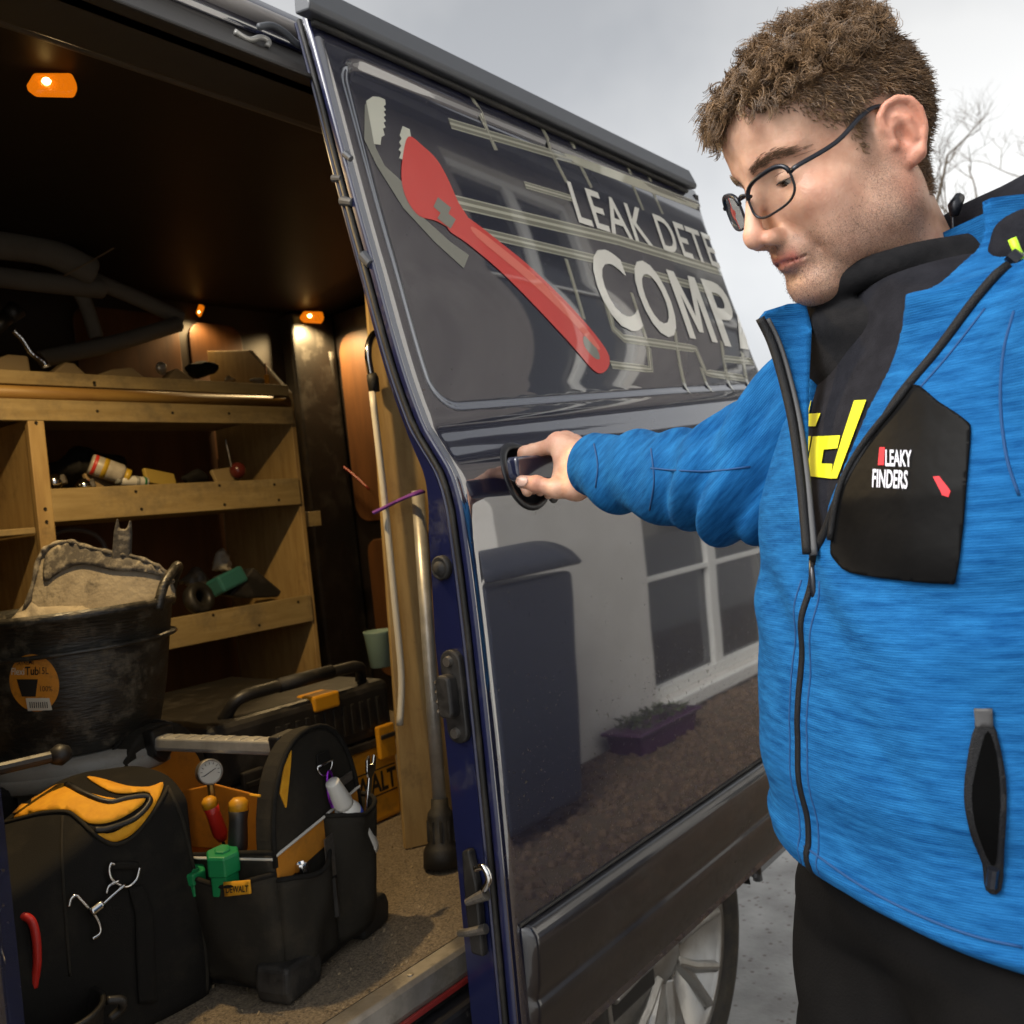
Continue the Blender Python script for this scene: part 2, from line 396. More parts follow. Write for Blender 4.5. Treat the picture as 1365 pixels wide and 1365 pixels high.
# ------------------------------------------------------------------ ground
def ground_mat():
    m = bpy.data.materials.new('pale_concrete'); m.use_nodes = True; n = m.node_tree.nodes; L = m.node_tree.links; b = n['Principled BSDF']
    t = n.new('ShaderNodeTexCoord')
    z1 = n.new('ShaderNodeTexNoise'); z1.inputs['Scale'].default_value = 6; z1.inputs['Detail'].default_value = 8
    r1 = n.new('ShaderNodeValToRGB'); r1.color_ramp.elements[0].color = (.26, .25, .235, 1); r1.color_ramp.elements[1].color = (.44, .43, .41, 1)
    r1.color_ramp.elements[0].position = .35; r1.color_ramp.elements[1].position = .65
    v = n.new('ShaderNodeTexVoronoi'); v.inputs['Scale'].default_value = 34; v.feature = 'F1'
    r2 = n.new('ShaderNodeMapRange'); r2.inputs[1].default_value = .10; r2.inputs[2].default_value = .26; r2.inputs[3].default_value = .75; r2.inputs[4].default_value = 0
    x = n.new('ShaderNodeMix'); x.data_type = 'RGBA'; x.inputs[7].default_value = (.10, .065, .045, 1)
    for a in (z1, v): L.new(t.outputs['Object'], a.inputs['Vector'])
    L.new(z1.outputs['Fac'], r1.inputs['Fac']); L.new(v.outputs['Distance'], r2.inputs[0]); L.new(r2.outputs[0], x.inputs[0]); L.new(r1.outputs['Color'], x.inputs[6])
    L.new(x.outputs[2], b.inputs['Base Color']); b.inputs['Roughness'].default_value = .5
    z3 = n.new('ShaderNodeTexNoise'); z3.inputs['Scale'].default_value = 60; z3.inputs['Detail'].default_value = 6; L.new(t.outputs['Object'], z3.inputs['Vector'])
    bp = n.new('ShaderNodeBump'); bp.inputs['Strength'].default_value = .5; bp.inputs['Distance'].default_value = .004; L.new(z3.outputs['Fac'], bp.inputs['Height']); L.new(bp.outputs['Normal'], b.inputs['Normal'])
    return m
GROUND = ground_mat()
setting(obj('ground', [(-500, -500, 0), (500, -500, 0), (500, 500, 0), (-500, 500, 0)], [(0, 1, 2, 3)], GROUND))
def hill_pt(u, v):
    x = 150 + 160 * v; y = -260 + 560 * u
    h = 30 * math.sin(math.pi * min(1, v * 1.1)) ** .8 * (.55 + .3 * math.sin(u * 7 + 1) + .18 * math.sin(u * 17))
    return (x, y, max(h, 0) - .3)
HILLM = mat('autumn_hill', (.22, .16, .06), .95, col2=(.09, .085, .035), vscale=.12, vdet=8)
setting(MB().grid(hill_pt, 60, 20).obj('hill', HILLM, smooth=True))

# ------------------------------------------------------------------ houses across the way
RENDERW = mat('white_render', (.66, .63, .58), .9, col2=(.58, .55, .50), vscale=3, bump=.4, bscale=120, bdist=.004)
STONE = mat('grey_stone', (.36, .34, .31), .9, col2=(.27, .25, .23), vscale=5, bump=.4, bscale=60, bdist=.006)
WPAINT = mat('white_gloss_paint', (.76, .75, .70), .35)
PANE = mat('window_glass', (.015, .02, .022), .05, coat=0., spec=.8)
SLATE = mat('slate_roof', (.055, .058, .065), .6, col2=(.085, .085, .09), vscale=8, bump=.3, bscale=30, bdist=.01)
GUTTER = mat('gutter_black', (.015, .015, .017), .35)
def sash(parent, x0, x1, z0, z1, y, s=1, cols=2, rows=2):
    """sash window on a wall that faces +y*s: frame, sill, bars and each pane"""
    w = obj('window', [(x0, y-.02*s, z0), (x1, y-.02*s, z0), (x1, y-.02*s, z1), (x0, y-.02*s, z1)], [(0, 1, 2, 3)], PANE, parent)
    fr = MB(); t = .07
    for lo, hi in (((x0-t, z0-t), (x0, z1+t)), ((x1, z0-t), (x1+t, z1+t)), ((x0, z1), (x1, z1+t)), ((x0, z0-t), (x1, z0))):
        fr.box((lo[0], min(y-.03*s, y+.03*s), lo[1]), (hi[0], max(y-.03*s, y+.03*s), hi[1]))
    fr.obj('window_frame', WPAINT, w, bevel=.006)
    for i in range(1, cols):
        x = x0 + (x1 - x0) * i / cols; b = .055 if i * 2 == cols else .02
        box('glazing_bar', (x-b, y-.015, z0+.001), (x+b, y+.022, z1-.001), WPAINT, w, .004)
    for j in range(1, rows):
        z = z0 + (z1 - z0) * j / rows
        box('glazing_bar', (x0+.001, y-.012, z-.02), (x1-.001, y+.018, z+.02), WPAINT, w, .004)
    box('window_sill', (x0-.15, min(y, y+.13*s), z0-t-.09), (x1+.15, max(y, y+.13*s), z0-t-.002), WPAINT, w, .01)
    return w
def house(label, x0, x1, yf, depth, h, wins, s=1, wall=RENDERW, pitch=.8, roofm=SLATE, loc=None, doors=(), upper=None):
    """terraced house whose front wall stands at y = yf and looks towards +y*s"""
    t = thing('house', label, 'house', ((x0+x1)/2, yf, 0), 'houses along the street')
    yb = yf - depth * s
    hole = [(a, b, c, d) for (a, b, c, d, *_) in wins]
    w = MB(); w2 = MB(); zsplit = 2.35 if upper else h+1; xs = sorted({x0, x1, *[q for a in hole for q in a[:2]]}); zs = sorted({0., h, *([zsplit] if upper else []), *[q for a in hole for q in a[2:4]]})
    for i in range(len(xs)-1):                                     # front wall with real openings
        for j in range(len(zs)-1):
            cx, cz = (xs[i]+xs[i+1])/2, (zs[j]+zs[j+1])/2
            if any(a < cx < b and c < cz < d for a, b, c, d in hole): continue
            (w2 if cz > zsplit else w).add([(xs[i], yf, zs[j]), (xs[i+1], yf, zs[j]), (xs[i+1], yf, zs[j+1]), (xs[i], yf, zs[j+1])], [(0, 1, 2, 3)])
    for a, b, c, d in hole:
        yi = yf - .12*s
        w.add([(a, yf, c), (b, yf, c), (b, yf, d), (a, yf, d), (a, yi, c), (b, yi, c), (b, yi, d), (a, yi, d)], [(0, 1, 5, 4), (1, 2, 6, 5), (2, 3, 7, 6), (3, 0, 4, 7)])
    for x in (x0, x1): w.add([(x, yf, 0), (x, yb, 0), (x, yb, h), (x, (yf+yb)/2, h + pitch*depth/2), (x, yf, h)], [(0, 1, 2, 3, 4)])
    w.add([(x0, yb, 0), (x1, yb, 0), (x1, yb, h), (x0, yb, h)], [(0, 1, 2, 3)])
    w.obj('wall', wall, t)
    if upper: w2.obj('upper_wall', upper, t); box('string_course', (x0, min(yf, yf+.05*s), zsplit-.06), (x1, max(yf, yf+.05*s), zsplit+.04), WPAINT, t, .01)
    r = MB(); e = .25
    for yy, sg in ((yf, s), (yb, -s)):
        a = (yy + e*sg, h - e*pitch); b = ((yf+yb)/2, h + pitch*depth/2)
        r.add([(x0-.1, a[0], a[1]), (x1+.1, a[0], a[1]), (x1+.1, b[0], b[1]), (x0-.1, b[0], b[1])], [(0, 1, 2, 3)])
    ro = r.obj('roof', roofm, t, solid=.08)
    MB().box((x0+.2, (yf+yb)/2-.3, h+pitch*depth/2-.5), (x0+1., (yf+yb)/2+.3, h+pitch*depth/2+.9)).obj('chimney', STONE, ro, bevel=.02)
    MB().tube([(x0-.1, yf+(e+.06)*s, h-e*pitch+.02), (x1+.1, yf+(e+.06)*s, h-e*pitch+.02)], .065, 10).obj('gutter', GUTTER, t, smooth=True)
    for a, b, c, d, cols, rows in wins: sash(t, a+.07, b-.07, c+.07, d-.07, yf - .09*s, s, cols, rows)
    for a, b in doors:
        dd = box('door', (a, min(yf, yf+.04*s), .05), (b, max(yf, yf+.04*s), 2.1), mat('dark_blue_door', (.02, .03, .06), .4), t, .01)
        MB().lathe([(.03, 0), (.03, .03), (.0, .05)], (b-.1, yf+.04*s, 1.0), (0, s, 0), 12).obj('door_knob', CHROME, dd)
    return t
house('white rendered house mirrored in the side of the van', 3.02, 10.5, -.85, 5, 5.02,
      [(4.25, 6.1, .12, 1.62, 2, 2), (7.3, 9.2, .12, 1.62, 2, 2), (4.4, 5.9, 3.2, 4.7, 2, 2), (7.4, 9.0, 3.2, 4.7, 2, 2)], upper=mat('reflection_dimming_brown', (.24, .215, .195), .9, col2=(.17, .15, .135), vscale=4, bump=.4, bscale=120, bdist=.004))  # upper storey given a darker colour to dim its reflection in the door
house('cream house with small windows past the rear of the van', 64, 73, 33, 6, 5.0, [(65, 66.2, 1, 2.3, 2, 2), (68, 69.2, 1, 2.3, 2, 2), (65, 66.2, 3.2, 4.4, 2, 2), (68, 69.2, 3.2, 4.4, 2, 2), (71, 72, 3.2, 4.4, 2, 2)], s=-1,
      wall=mat('cream_render', (.62, .58, .48), .9, col2=(.55, .5, .42), vscale=2), doors=((70.5, 71.4),))
house('grey stone house further down the street behind the man', 86, 96, 38, 6, 5.2, [(87.2, 88.4, 1, 2.3, 2, 2), (90.5, 91.7, 1, 2.3, 2, 2), (87.2, 88.4, 3.3, 4.5, 2, 2), (90.5, 91.7, 3.3, 4.5, 2, 2)], s=-1, wall=STONE)
# bin-shaped stand-in added for a dark mirrored shape, and planter by the reflected house
STANDINM = mat('standin_plastic', (.03, .036, .055), .5)
t = thing('mirrored_standin', 'dark blue grey bin-shaped stand-in for a shape mirrored in the van', 'bin', (2.65, -.6, 0))
MB().prism([(-.24, 0.08), (.24, .08), (.29, 1.08), (-.29, 1.08)], (2.65, -.86, 0), (1, 0, 0), (0, 0, 1), (0, .46, 0)).obj('standin_body', STANDINM, t, bevel=.03, seg=3)
MB().grid(lambda u, v: (2.35+.60*u, -.88+.5*v, 1.10+.16*math.sin(math.pi*v)**.7), 6, 12).obj('lid', STANDINM, t, smooth=True, solid=.02)
for x in (2.40, 2.90): MB().lathe([(.03, -.02), (.1, -.02), (.1, .02), (.03, .02)], (x, -.84, .1), (1, 0, 0), 20).obj('wheel', BLACKRB, t)
PURP = mat('purple_plastic', (.06, .018, .06), .4)
t = thing('planter', 'purple plastic planter trough at the foot of the white wall', 'planter', (3.95, -.7, 0))
MB().prism([(-.26, 0), (.26, 0), (.3, .11), (-.3, .11)], (3.95, -.80, .0), (1, 0, 0), (0, 0, 1), (0, .2, 0)).obj('trough', PURP, t, bevel=.012)
MB().box((3.63, -.82, .11), (4.27, -.58, .13)).obj('rim', PURP, t, bevel=.01)
lf = MB()
for _ in range(260):
    c = np.array([rng.uniform(3.7, 4.2), rng.uniform(-.79, -.61), .13 + rng.uniform(0, .04)]); a = rng.normal(size=3); a /= np.linalg.norm(a); b = np.cross(a, rng.normal(size=3)); b /= np.linalg.norm(b)
    lf.add([c, c+a*.02+b*.008, c+a*.045, c+a*.02-b*.008], [(0, 1, 2, 3)])
o = lf.obj('foliage', mat('dull_leaves', (.06, .075, .03), .7), t); o['kind'] = 'stuff'
# gravel strip by the wall
gv = MB(); S = MB().lathe([(0, -1), (.8, -.5), (1, 0), (.7, .6), (0, .9)], n=5)
for _ in range(5200):
    r = rng.uniform(.010, .026); c = (rng.uniform(2.2, 9.5), rng.uniform(-.82, .5), r*.3); q = Matrix.Rotation(rng.uniform(0, 6.28), 3, 'Z')
    gv.add([tuple(q @ (Vector(v) * r) + Vector(c)) for v in S.v], S.f)
o = gv.obj('gravel', mat('brown_gravel', (.16, .105, .06), .8, col2=(.07, .045, .03), vscale=30)); o['kind'] = 'stuff'; o['label'] = 'brown gravel strip along the foot of the white wall'
setting(obj('gravel_bed', [(.2, -.85, .004), (9.6, -.85, .004), (9.6, .74, .004), (.2, .74, .004)], [(0, 1, 2, 3)], mat('brown_earth', (.07, .05, .03), .95, col2=(.12, .085, .05), vscale=40)))

# ------------------------------------------------------------------ bare tree beyond the man
BARK = mat('bark', (.10, .075, .05), .9, col2=(.06, .045, .03), vscale=12)
def tree(label, base, h, seed, spread=1.):
    r = random.Random(seed); t = thing('bare_tree', label, 'tree', base)
    tr = MB(); tw = MB()
    def grow(p, d, L, rad, lev):
        pts = [p]; q = p
        for i in range(5):
            d = (d + Vector((r.uniform(-.18, .18), r.uniform(-.18, .18), r.uniform(-.05, .12)))).normalized(); q = q + d * L / 5; pts.append(q)
        (tr if lev < 2 else tw).tube(pts, [rad*(1-.09*i) for i in range(6)], 6 if lev < 2 else 3, caps=False)
        if lev >= 6: return
        for _ in range(r.choice((2, 3)) if lev else 7):
            k = r.randint(2, 5); a = Vector((r.uniform(-1, 1), r.uniform(-1, 1), r.uniform(-.15, .7))).normalized()
            grow(pts[max(k, 4) if lev == 0 else k], (d*.75 + a*.85*spread).normalized(), L*r.uniform(.62, .84)*(.24 if lev == 0 else 1), rad*.55, lev+1)
    grow(Vector(base), Vector((0, 0, 1)), h*.74, h*.0085, 0)
    tr.obj('trunk', BARK, t, smooth=True); tw.obj('crown', BARK, t)
    return t
_p = dep(1310, 235, 26.0)
tree('bare winter tree against the grey sky behind the hood', (_p[0], _p[1], 0), 12.6, 5)
_p = dep(1420, 300, 34.0)
tree('second bare tree further off by the frame edge', (_p[0], _p[1], 0), 13.5, 11)

# ------------------------------------------------------------------ van body
ZP = np.array([.30, .47, .683, .812, 1.0, 1.13, 1.247, 1.31, 1.35, 1.39, 1.42, 1.449, 1.696, 2.099, 2.2])
YP = np.array([.848, .846, .8425, .840, .8385, .839, .8425, .847, .858, .882, .9, .911, .974, 1.062, 1.087])
MP = np.gradient(YP, ZP)
def prof(z):
    z = np.asarray(z, float); i = np.clip(np.searchsorted(ZP, z) - 1, 0, len(ZP) - 2); h = ZP[i+1]-ZP[i]; t = (z-ZP[i])/h
    return (2*t**3-3*t**2+1)*YP[i]+(t**3-2*t**2+t)*h*MP[i]+(-2*t**3+3*t**2)*YP[i+1]+(t**3-t**2)*h*MP[i+1]
def zsh(x, z):
    w = np.clip((z-1.0)/.4, 0, 1)*np.clip((2.1-z)/.6, 0, 1); return z - .075*(x-1)*w
def yskin(x, z): return prof(zsh(x, z))
BOD = .105
van = thing('van', 'dark navy panel van with its side door slid open', 'van', (.6, 1.8, 0))
def body_panel(name, x0, x1, z0, z1, m=NAVY, hole=None, dx=.04, dz=.03, parent=None):
    nx = max(1, int((x1-x0)/dx)); nz = max(1, int((z1-z0)/dz)); b = MB()
    b.grid(lambda u, v: (x0+(x1-x0)*u, float(prof(z0+(z1-z0)*v))+BOD, z0+(z1-z0)*v), nx, nz)
    if hole: b.f = [f for f in b.f if not hole(np.mean([b.v[i] for i in f], axis=0))]
    return b.obj(name, m, parent or van, smooth=True, solid=-.012)
WX, WZ, WR = 1.60, .33, .335
body_panel('side_pillar', .12, .352, .30, 2.1)
box('pillar_jamb', (.28, .97, .32), (.346, 1.12, 2.06), NAVYIN, van, .01)
body_panel('cab_door', -.98, .112, .36, 2.08, hole=lambda c: c[2] > 1.5 and -.85 < c[0] < .0 and c[2] < 1.98)
obj('cab_window', [(-.9, float(prof(1.47))+BOD+.01, 1.47), (.04, float(prof(1.47))+BOD+.01, 1.47), (.04, float(prof(2.0))+BOD+.01, 2.0), (-.9, float(prof(2.0))+BOD+.01, 2.0)], [(0, 1, 2, 3)], PANE, van)
body_panel('front_wing', -2.0, -.99, .36, 1.35, hole=lambda c: (c[0]+1.45)**2+(c[2]-WZ)**2 < .4**2)
body_panel('rear_quarter', 1.56, 2.27, .36, 2.1, dx=.03, dz=.02, hole=lambda c: (c[0]-WX)**2+(c[2]-WZ)**2 < .375**2)
RP = [(1.155, 2.075), (1.165, 2.11), (1.185, 2.15), (1.24, 2.175), (1.45, 2.20), (1.9, 2.215), (2.35, 2.20), (2.56, 2.17), (2.63, 2.12), (2.66, 2.06)]
MB().grid(lambda u, v: (-.95+3.22*u, *[float(np.interp(v*(len(RP)-1), range(len(RP)), [p[k] for p in RP])) for k in (0, 1)]), 20, 27).obj('roof', NAVY, van, smooth=True, solid=.012)
MB().grid(lambda u, v: (-2.0+1.05*u, 1.0+1.62*v, 1.25+.12*math.sin(u*1.5)), 4, 4).obj('bonnet', NAVY, van, smooth=True, solid=-.02)
MB().add([(-1.75, 1.05, 1.36), (-1.75, 2.6, 1.36), (-.95, 2.55, 2.16), (-.95, 1.18, 2.16)], [(0, 1, 2, 3)]).obj('windscreen', PANE, van)
MB().add([(-2.0, .97, .36), (-2.0, 2.64, .36), (-2.0, 2.64, 1.26), (-2.0, .97, 1.26)], [(0, 1, 2, 3)]).obj('front_panel', NAVY, van, solid=.02)
MB().add([(-2.0, 2.66, .36), (2.27, 2.66, .36), (2.27, 2.66, 2.08), (-.95, 2.66, 2.08), (-.95, 2.66, 1.3), (-2.0, 2.66, 1.3)], [(0, 1, 2, 3, 4, 5)]).obj('far_side', NAVY, van, solid=.02)
MB().add([(2.275, .97, .36), (2.275, 2.66, .36), (2.275, 2.66, 2.08), (2.275, 2.5, 2.19), (2.275, 1.3, 2.19), (2.275, 1.17, 2.08), (2.275, .97, 1.3)], [(0, 1, 2, 3, 4, 5, 6)]).obj('tail_panel', NAVY, van, solid=.03)
# load space
box('load_floor', (-.2, 1.03, .57), (2.24, 2.62, .61), CARPET, van, 0)
fl = MB()
for _ in range(700):
    x, y = rng.uniform(.6, 1.5), rng.uniform(1.03, 1.5); a = rng.uniform(0, 6.28); l = rng.uniform(.0007, .0024); w = l*rng.uniform(.3, .7)
    c = Vector((x, y, .6125)); u = Vector((math.cos(a)*l, math.sin(a)*l, rng.uniform(0, .002))); v = Vector((-math.sin(a)*w, math.cos(a)*w, rng.uniform(0, .002)))
    fl.add([c-u-v, c+u-v, c+u+v, c-u+v], [(0, 1, 2, 3)])
o = fl.obj('sawdust', mat('sawdust', (.35, .27, .16), .9, col2=(.2, .15, .09), vscale=90), van); o['kind'] = 'stuff'
tr = MB().prism([(0, 0), (.038, 0), (.038, .012), (.006, .014), (0, .008), (-.004, -.02), (0, -.03)], (.372, .985, .602), (0, 1, 0), (0, 0, 1), (1.16, 0, 0)).obj('sill_trim', mat('worn_sill', (.30, .28, .25), .45, .6, col2=(.20, .185, .165), vscale=20, dust=(.11, .09, .06), dscale=18, dlo=.5, dhi=.75), van, bevel=.002)
for i in range(5):
    MB().lathe([(.005, 0), (.0045, .0015), (.0, .002)], (.56+.17*i, 1.004, .6155), (0, 0, 1), 10).obj('screw', STEELD, tr)
box('red_seal', (.372, .978, .566), (1.5, .984, .574), REDD, van, .001)
MB().prism([(0, 0), (.05, .004), (.055, .05), (.0, .055)], (.372, .955, .50), (0, 1, 0), (0, 0, 1), (1.16, 0, 0)).obj('sill_step', mat('scuffed_black', (.012, .012, .014), .4, dust=(.4, .38, .35), dscale=40, dlo=.62, dhi=.75), van, bevel=.008)
box('track_cover', (.372, .99, .30), (1.54, 1.03, .565), BLACKPL, van, .005)
box('lower_rail', (.372, .93, .42), (1.54, .985, .46), STEELD, van, .004)
MB().grid(lambda u, v: (-.2+2.44*u, 1.2+1.42*v, 2.065+.05*math.sin(math.pi*v)), 10, 14).obj('roof_lining', LINING, van, smooth=True, solid=-.004)
box('far_lining', (-.2, 2.585, .61), (2.24, 2.6, 2.07), mat('dark_wall', (.03, .022, .016), .5, bump=.1, bscale=20), van, 0)
box('bulkhead', (-.22, 1.0, .58), (-.2, 2.62, 2.1), DARKTRIM, van, 0)
box('tail_lining', (2.225, 1.05, .61), (2.245, 2.6, 2.07), mat('dark_tail', (.013, .010, .009), .4), van, 0)
MB().prism([(1.06, 1.985), (1.20, 1.985), (1.235, 2.02), (1.235, 2.09), (1.17, 2.10), (1.135, 2.06)], (.34, 0, 0), (0, 1, 0), (0, 0, 1), (1.9, 0, 0)).obj('header_rail', DARKTRIM, van, bevel=.008, seg=3)
MB().tube([(.34+.1*i, 1.245, 2.035) for i in range(20)], .026, 12).obj('header_trim', mat('trim_grey', (.075, .065, .055), .5, bump=.1, bscale=90), van, smooth=True)
MB().tube([(.34+.1*i, 1.150, 2.112) for i in range(20)], .014, 8).obj('roof_gutter', mat('gutter_sky_sheen', (.30, .28, .27), .3), van, smooth=True)  # pale grey paints the sky's gleam along the roof edge
hk = [at(px, py, 'y', 1.11) for px, py in ((313, 42), (325, 50), (335, 53), (348, 50), (358, 55), (356, 62))]
MB().tube(spline(hk, 5), .0045, 8).obj('hook', ALU, van, smooth=True)
hk = [at(px, py, 'y', 1.10) for px, py in ((345, 36), (362, 34), (380, 44), (395, 58), (412, 66))]
MB().tube(spline(hk, 5), .0055, 8).obj('wire_clip', GREYPL, van, smooth=True)
box('door_track', (.34, 1.085, 1.985), (2.2, 1.11, 2.01), BLACKPL, van, .003)
# tail door lining, pillar
def rrect(y0, y1, z0, z1, r, n=5):
    out = []
    for cy, cz, a0 in ((y1-r, z1-r, 0), (y0+r, z1-r, 90), (y0+r, z0+r, 180), (y1-r, z0+r, 270)):
        for k in range(n+1): a = math.radians(a0+90*k/n); out.append((cy+r*math.cos(a), cz+r*math.sin(a)))
    return out
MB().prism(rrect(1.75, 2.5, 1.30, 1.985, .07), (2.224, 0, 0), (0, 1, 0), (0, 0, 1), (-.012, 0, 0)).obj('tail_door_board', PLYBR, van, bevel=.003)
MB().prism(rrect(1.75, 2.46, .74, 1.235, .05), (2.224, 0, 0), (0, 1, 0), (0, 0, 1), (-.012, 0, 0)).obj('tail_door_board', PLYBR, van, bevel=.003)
MB().prism([(2.50, .62), (2.585, .62), (2.585, 2.06), (2.52, 2.06)], (2.02, 0, 0), (0, 1, 0), (0, 0, 1), (.2, 0, 0)).obj('rear_pillar', BLACKPL, van, bevel=.015, seg=3)
MB().tube(spline([(2.21, 2.53, .7), (2.2, 2.53, 1.2), (2.2, 2.535, 1.7), (2.19, 2.52, 1.93)], 6), .013, 8).obj('door_seal', BLACKRB, van, smooth=True)
MB().tube(spline([at(x, y, 'x', 2.19) for x, y in ((437, 612), (433, 625), (434, 660))], 5), .006, 8).obj('grab_handle', CHROME, van, smooth=True)
MB().tube(spline([at(x, y, 'x', 2.19) for x, y in ((446, 613), (470, 632), (492, 652))], 5), .004, 6).obj('pull_cord', REDD, van, smooth=True)
for (a, b, c, d) in (((95, 405), (235, 412), 1.0, 0), ((250, 428), (322, 450), 1.0, 1)):
    p0 = at(a[0], a[1], 'y', 2.575); p1 = at(b[0], b[1], 'y', 2.575)
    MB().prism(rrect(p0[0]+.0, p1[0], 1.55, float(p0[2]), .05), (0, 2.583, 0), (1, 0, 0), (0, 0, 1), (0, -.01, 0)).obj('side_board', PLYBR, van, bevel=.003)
# amber lamps
AMB = mat('amber_lens', (.30, .08, .004), .2, emis=(1., .22, .004), estr=.42, bump=.6, bscale=90, bdist=.01)
BULB = mat('bulb', (1, .9, .6), .3, emis=(1., .62, .18), estr=9)
def lamp(p, ax, k, power):
    M = frame(p, ax, (0, 0, 1)); b = MB(); ln = .046*k; w = .027*k
    o = MB().prism([(-ln, -.004), (-ln*.72, -w*.72), (ln*.75, -w), (ln, -w*.35), (ln*.92, w*.55), (-ln*.55, w*.75)], M @ Vector((0, 0, -.011*k)), M.to_3x3() @ Vector((1, 0, 0)), M.to_3x3() @ Vector((0, 1, 0)), M.to_3x3() @ Vector((0, 0, .022*k))).obj('interior_lamp', AMB, van, bevel=.006*k, seg=3)
    MB().lathe([(0, -.009*k), (.006*k, -.005*k), (.0075*k, 0), (.006*k, .005*k), (0, .009*k)], M @ Vector((-.006, 0, .012*k)), M.to_3x3() @ Vector((1, 0, 0)), 12).obj('bulb', BULB, o, smooth=True)
    box('lamp_base', (-ln*.7, -w*.6, -.016*k), (ln*.7, w*.6, -.009*k), BLACKPL, o, .002, M)
    L = bpy.data.lights.new('lamp_light', 'SPOT'); L.energy = power*2.6; L.spot_size = math.radians(158); L.spot_blend = .55; L.color = (1, .70, .33); L.shadow_soft_size = .02
    lo = bpy.data.objects.new('lamp_light', L); COL.objects.link(lo); lo.location = V3(p) + M.to_3x3() @ Vector((0, 0, .03)) + Vector((0, 0, -.03)); par(lo, van)
lamp(at(68, 112, 'z', 2.065), (.8, -.45, .15), .85, 10.5)
lamp(at(415, 422, 'y', 2.5), (.8, -.6, .0), .95, 4.2)
lamp(at(266, 414, 'y', 2.56), (.3, -.2, 1), .45, .6)
# wheels
TYRE = mat('tyre', (.02, .017, .014), .75, dust=(.10, .08, .05), dscale=12, dlo=.42, dhi=.75)
ALLOY = mat('alloy', (.36, .35, .33), .3, .85, dust=(.2, .17, .12), dscale=8, dlo=.5, dhi=.9)
def wheel(x, y, sgn):
    o = MB().lathe([(.235, .09), (.25, .005), (.285, -.004), (.318, .008), (.335, .05), (.335, .17), (.318, .21), (.24, .21)], (x, y, WZ), (0, sgn, 0), 56).obj('wheel', TYRE, van, smooth=True)
    MB().lathe([(.242, .02), (.236, .006), (.226, .012), (.216, .03), (.212, .10), (.2, .2)], (x, y, WZ), (0, sgn, 0), 56).obj('rim', ALLOY, o, smooth=True)
    MB().lathe([(.0, .09), (.215, .1)], (x, y, WZ), (0, sgn, 0), 32).obj('brake_disc', mat('brake', (.04, .035, .03), .6), o)
    for k in range(7):
        for d in (-.11, .11):
            a = 2*math.pi*k/7 + .2; u0 = Vector((math.cos(a), 0, math.sin(a))); u1 = Vector((math.cos(a+d*1.6), 0, math.sin(a+d*1.6))); c = Vector((x, y, WZ)); n = Vector((0, sgn, 0)); w = Vector((-math.sin(a), 0, math.cos(a)))
            p = [c+u0*.05+n*.035, c+u0*.12+w*d*.1+n*.025, c+u1*.218+n*.018]
            MB().tube(p, [.026, .022, .019], 6, flat=.7).obj('spoke', ALLOY, o, bevel=.004)
    MB().lathe([(.0005, .012), (.03, .013), (.062, .022), (.068, .06)], (x, y, WZ), (0, sgn, 0), 24).obj('hub_cap', ALLOY, o, smooth=True)
    for k in range(5):
        a = 2*math.pi*k/5; MB().lathe([(0, .018), (.008, .018), (.009, .04)], (x+.045*math.cos(a), y, WZ+.045*math.sin(a)), (0, sgn, 0), 6).obj('wheel_bolt', CHROME, o)
wheel(WX, .975, 1); wheel(-1.45, .975, 1)
MB().grid(lambda u, v: (WX+.385*math.cos(math.pi*u), .98+.27*v, WZ+.385*math.sin(math.pi*u)), 18, 2).obj('wheel_arch_liner', BLACKPL, van, smooth=True)
MB().tube([(WX+.379*math.cos(a), float(prof(max(.36, WZ+.379*math.sin(a))))+BOD+.004, WZ+.379*math.sin(a)) for a in np.linspace(.05, math.pi-.05, 40)], .012, 8).obj('wheel_arch_trim', NAVYDIRT, van, smooth=True)
box('underbody', (-1.9, 1.2, .28), (2.2, 2.5, .56), BLACKPL, van, .01)

# ------------------------------------------------------------------ sliding door
DX0, DX1, DZ0, DZ1 = .95, 2.255, .475, 2.085
def sd_rr(x, z, x0, x1, z0, z1, r):
    qx = np.abs(x-(x0+x1)/2)-((x1-x0)/2-r); qz = np.abs(z-(z0+z1)/2)-((z1-z0)/2-r)
    return np.sqrt(np.maximum(qx, 0)**2+np.maximum(qz, 0)**2)+np.minimum(np.maximum(qx, qz), 0)-r
def door_y(x, z):
    x = np.asarray(x, float); z = np.asarray(z, float)
    y = yskin(x, z); zz = zsh(x, z)
    d = sd_rr(x, zz, .992, 2.4, 1.448, 2.028, .05)
    s = np.clip(.5-d/.014, 0, 1); s = s*s*(3-2*s); y = y + .007*s
    e = np.exp(-((x-DX0)/.006)**2)*.004 + np.exp(-((DX1-x)/.006)**2)*.004
    g = np.exp(-((d+.002)/.004)**2)*.0012
    return y + e + g
def doorhit(px, py, off=.0012):
    d = ray(px, py); t = .85 / d[1]
    for _ in range(14):
        p = CAM + d*t; t = (float(door_y(p[0], p[2])) - off) / d[1]
    return CAM + d*t
def doorpt(x, z, off=.0012): return Vector((x, float(door_y(x, z)) - off, z))
HC = doorhit(703, 634); HR = .047
xs = np.concatenate([[DX0, DX0+.002, DX0+.004, DX0+.007], np.linspace(DX0+.012, DX1-.012, 210), [DX1-.007, DX1-.004, DX1-.002, DX1]])
zs = np.linspace(DZ0, DZ1, 300)
X, ZZ = np.meshgrid(xs, zs); Y = door_y(X, ZZ); nx = len(xs)
vs = np.stack([X, Y, ZZ], -1).reshape(-1, 3); fs = []
hm = ((X-HC[0])**2+(ZZ-HC[2])**2) < (HR-.001)**2
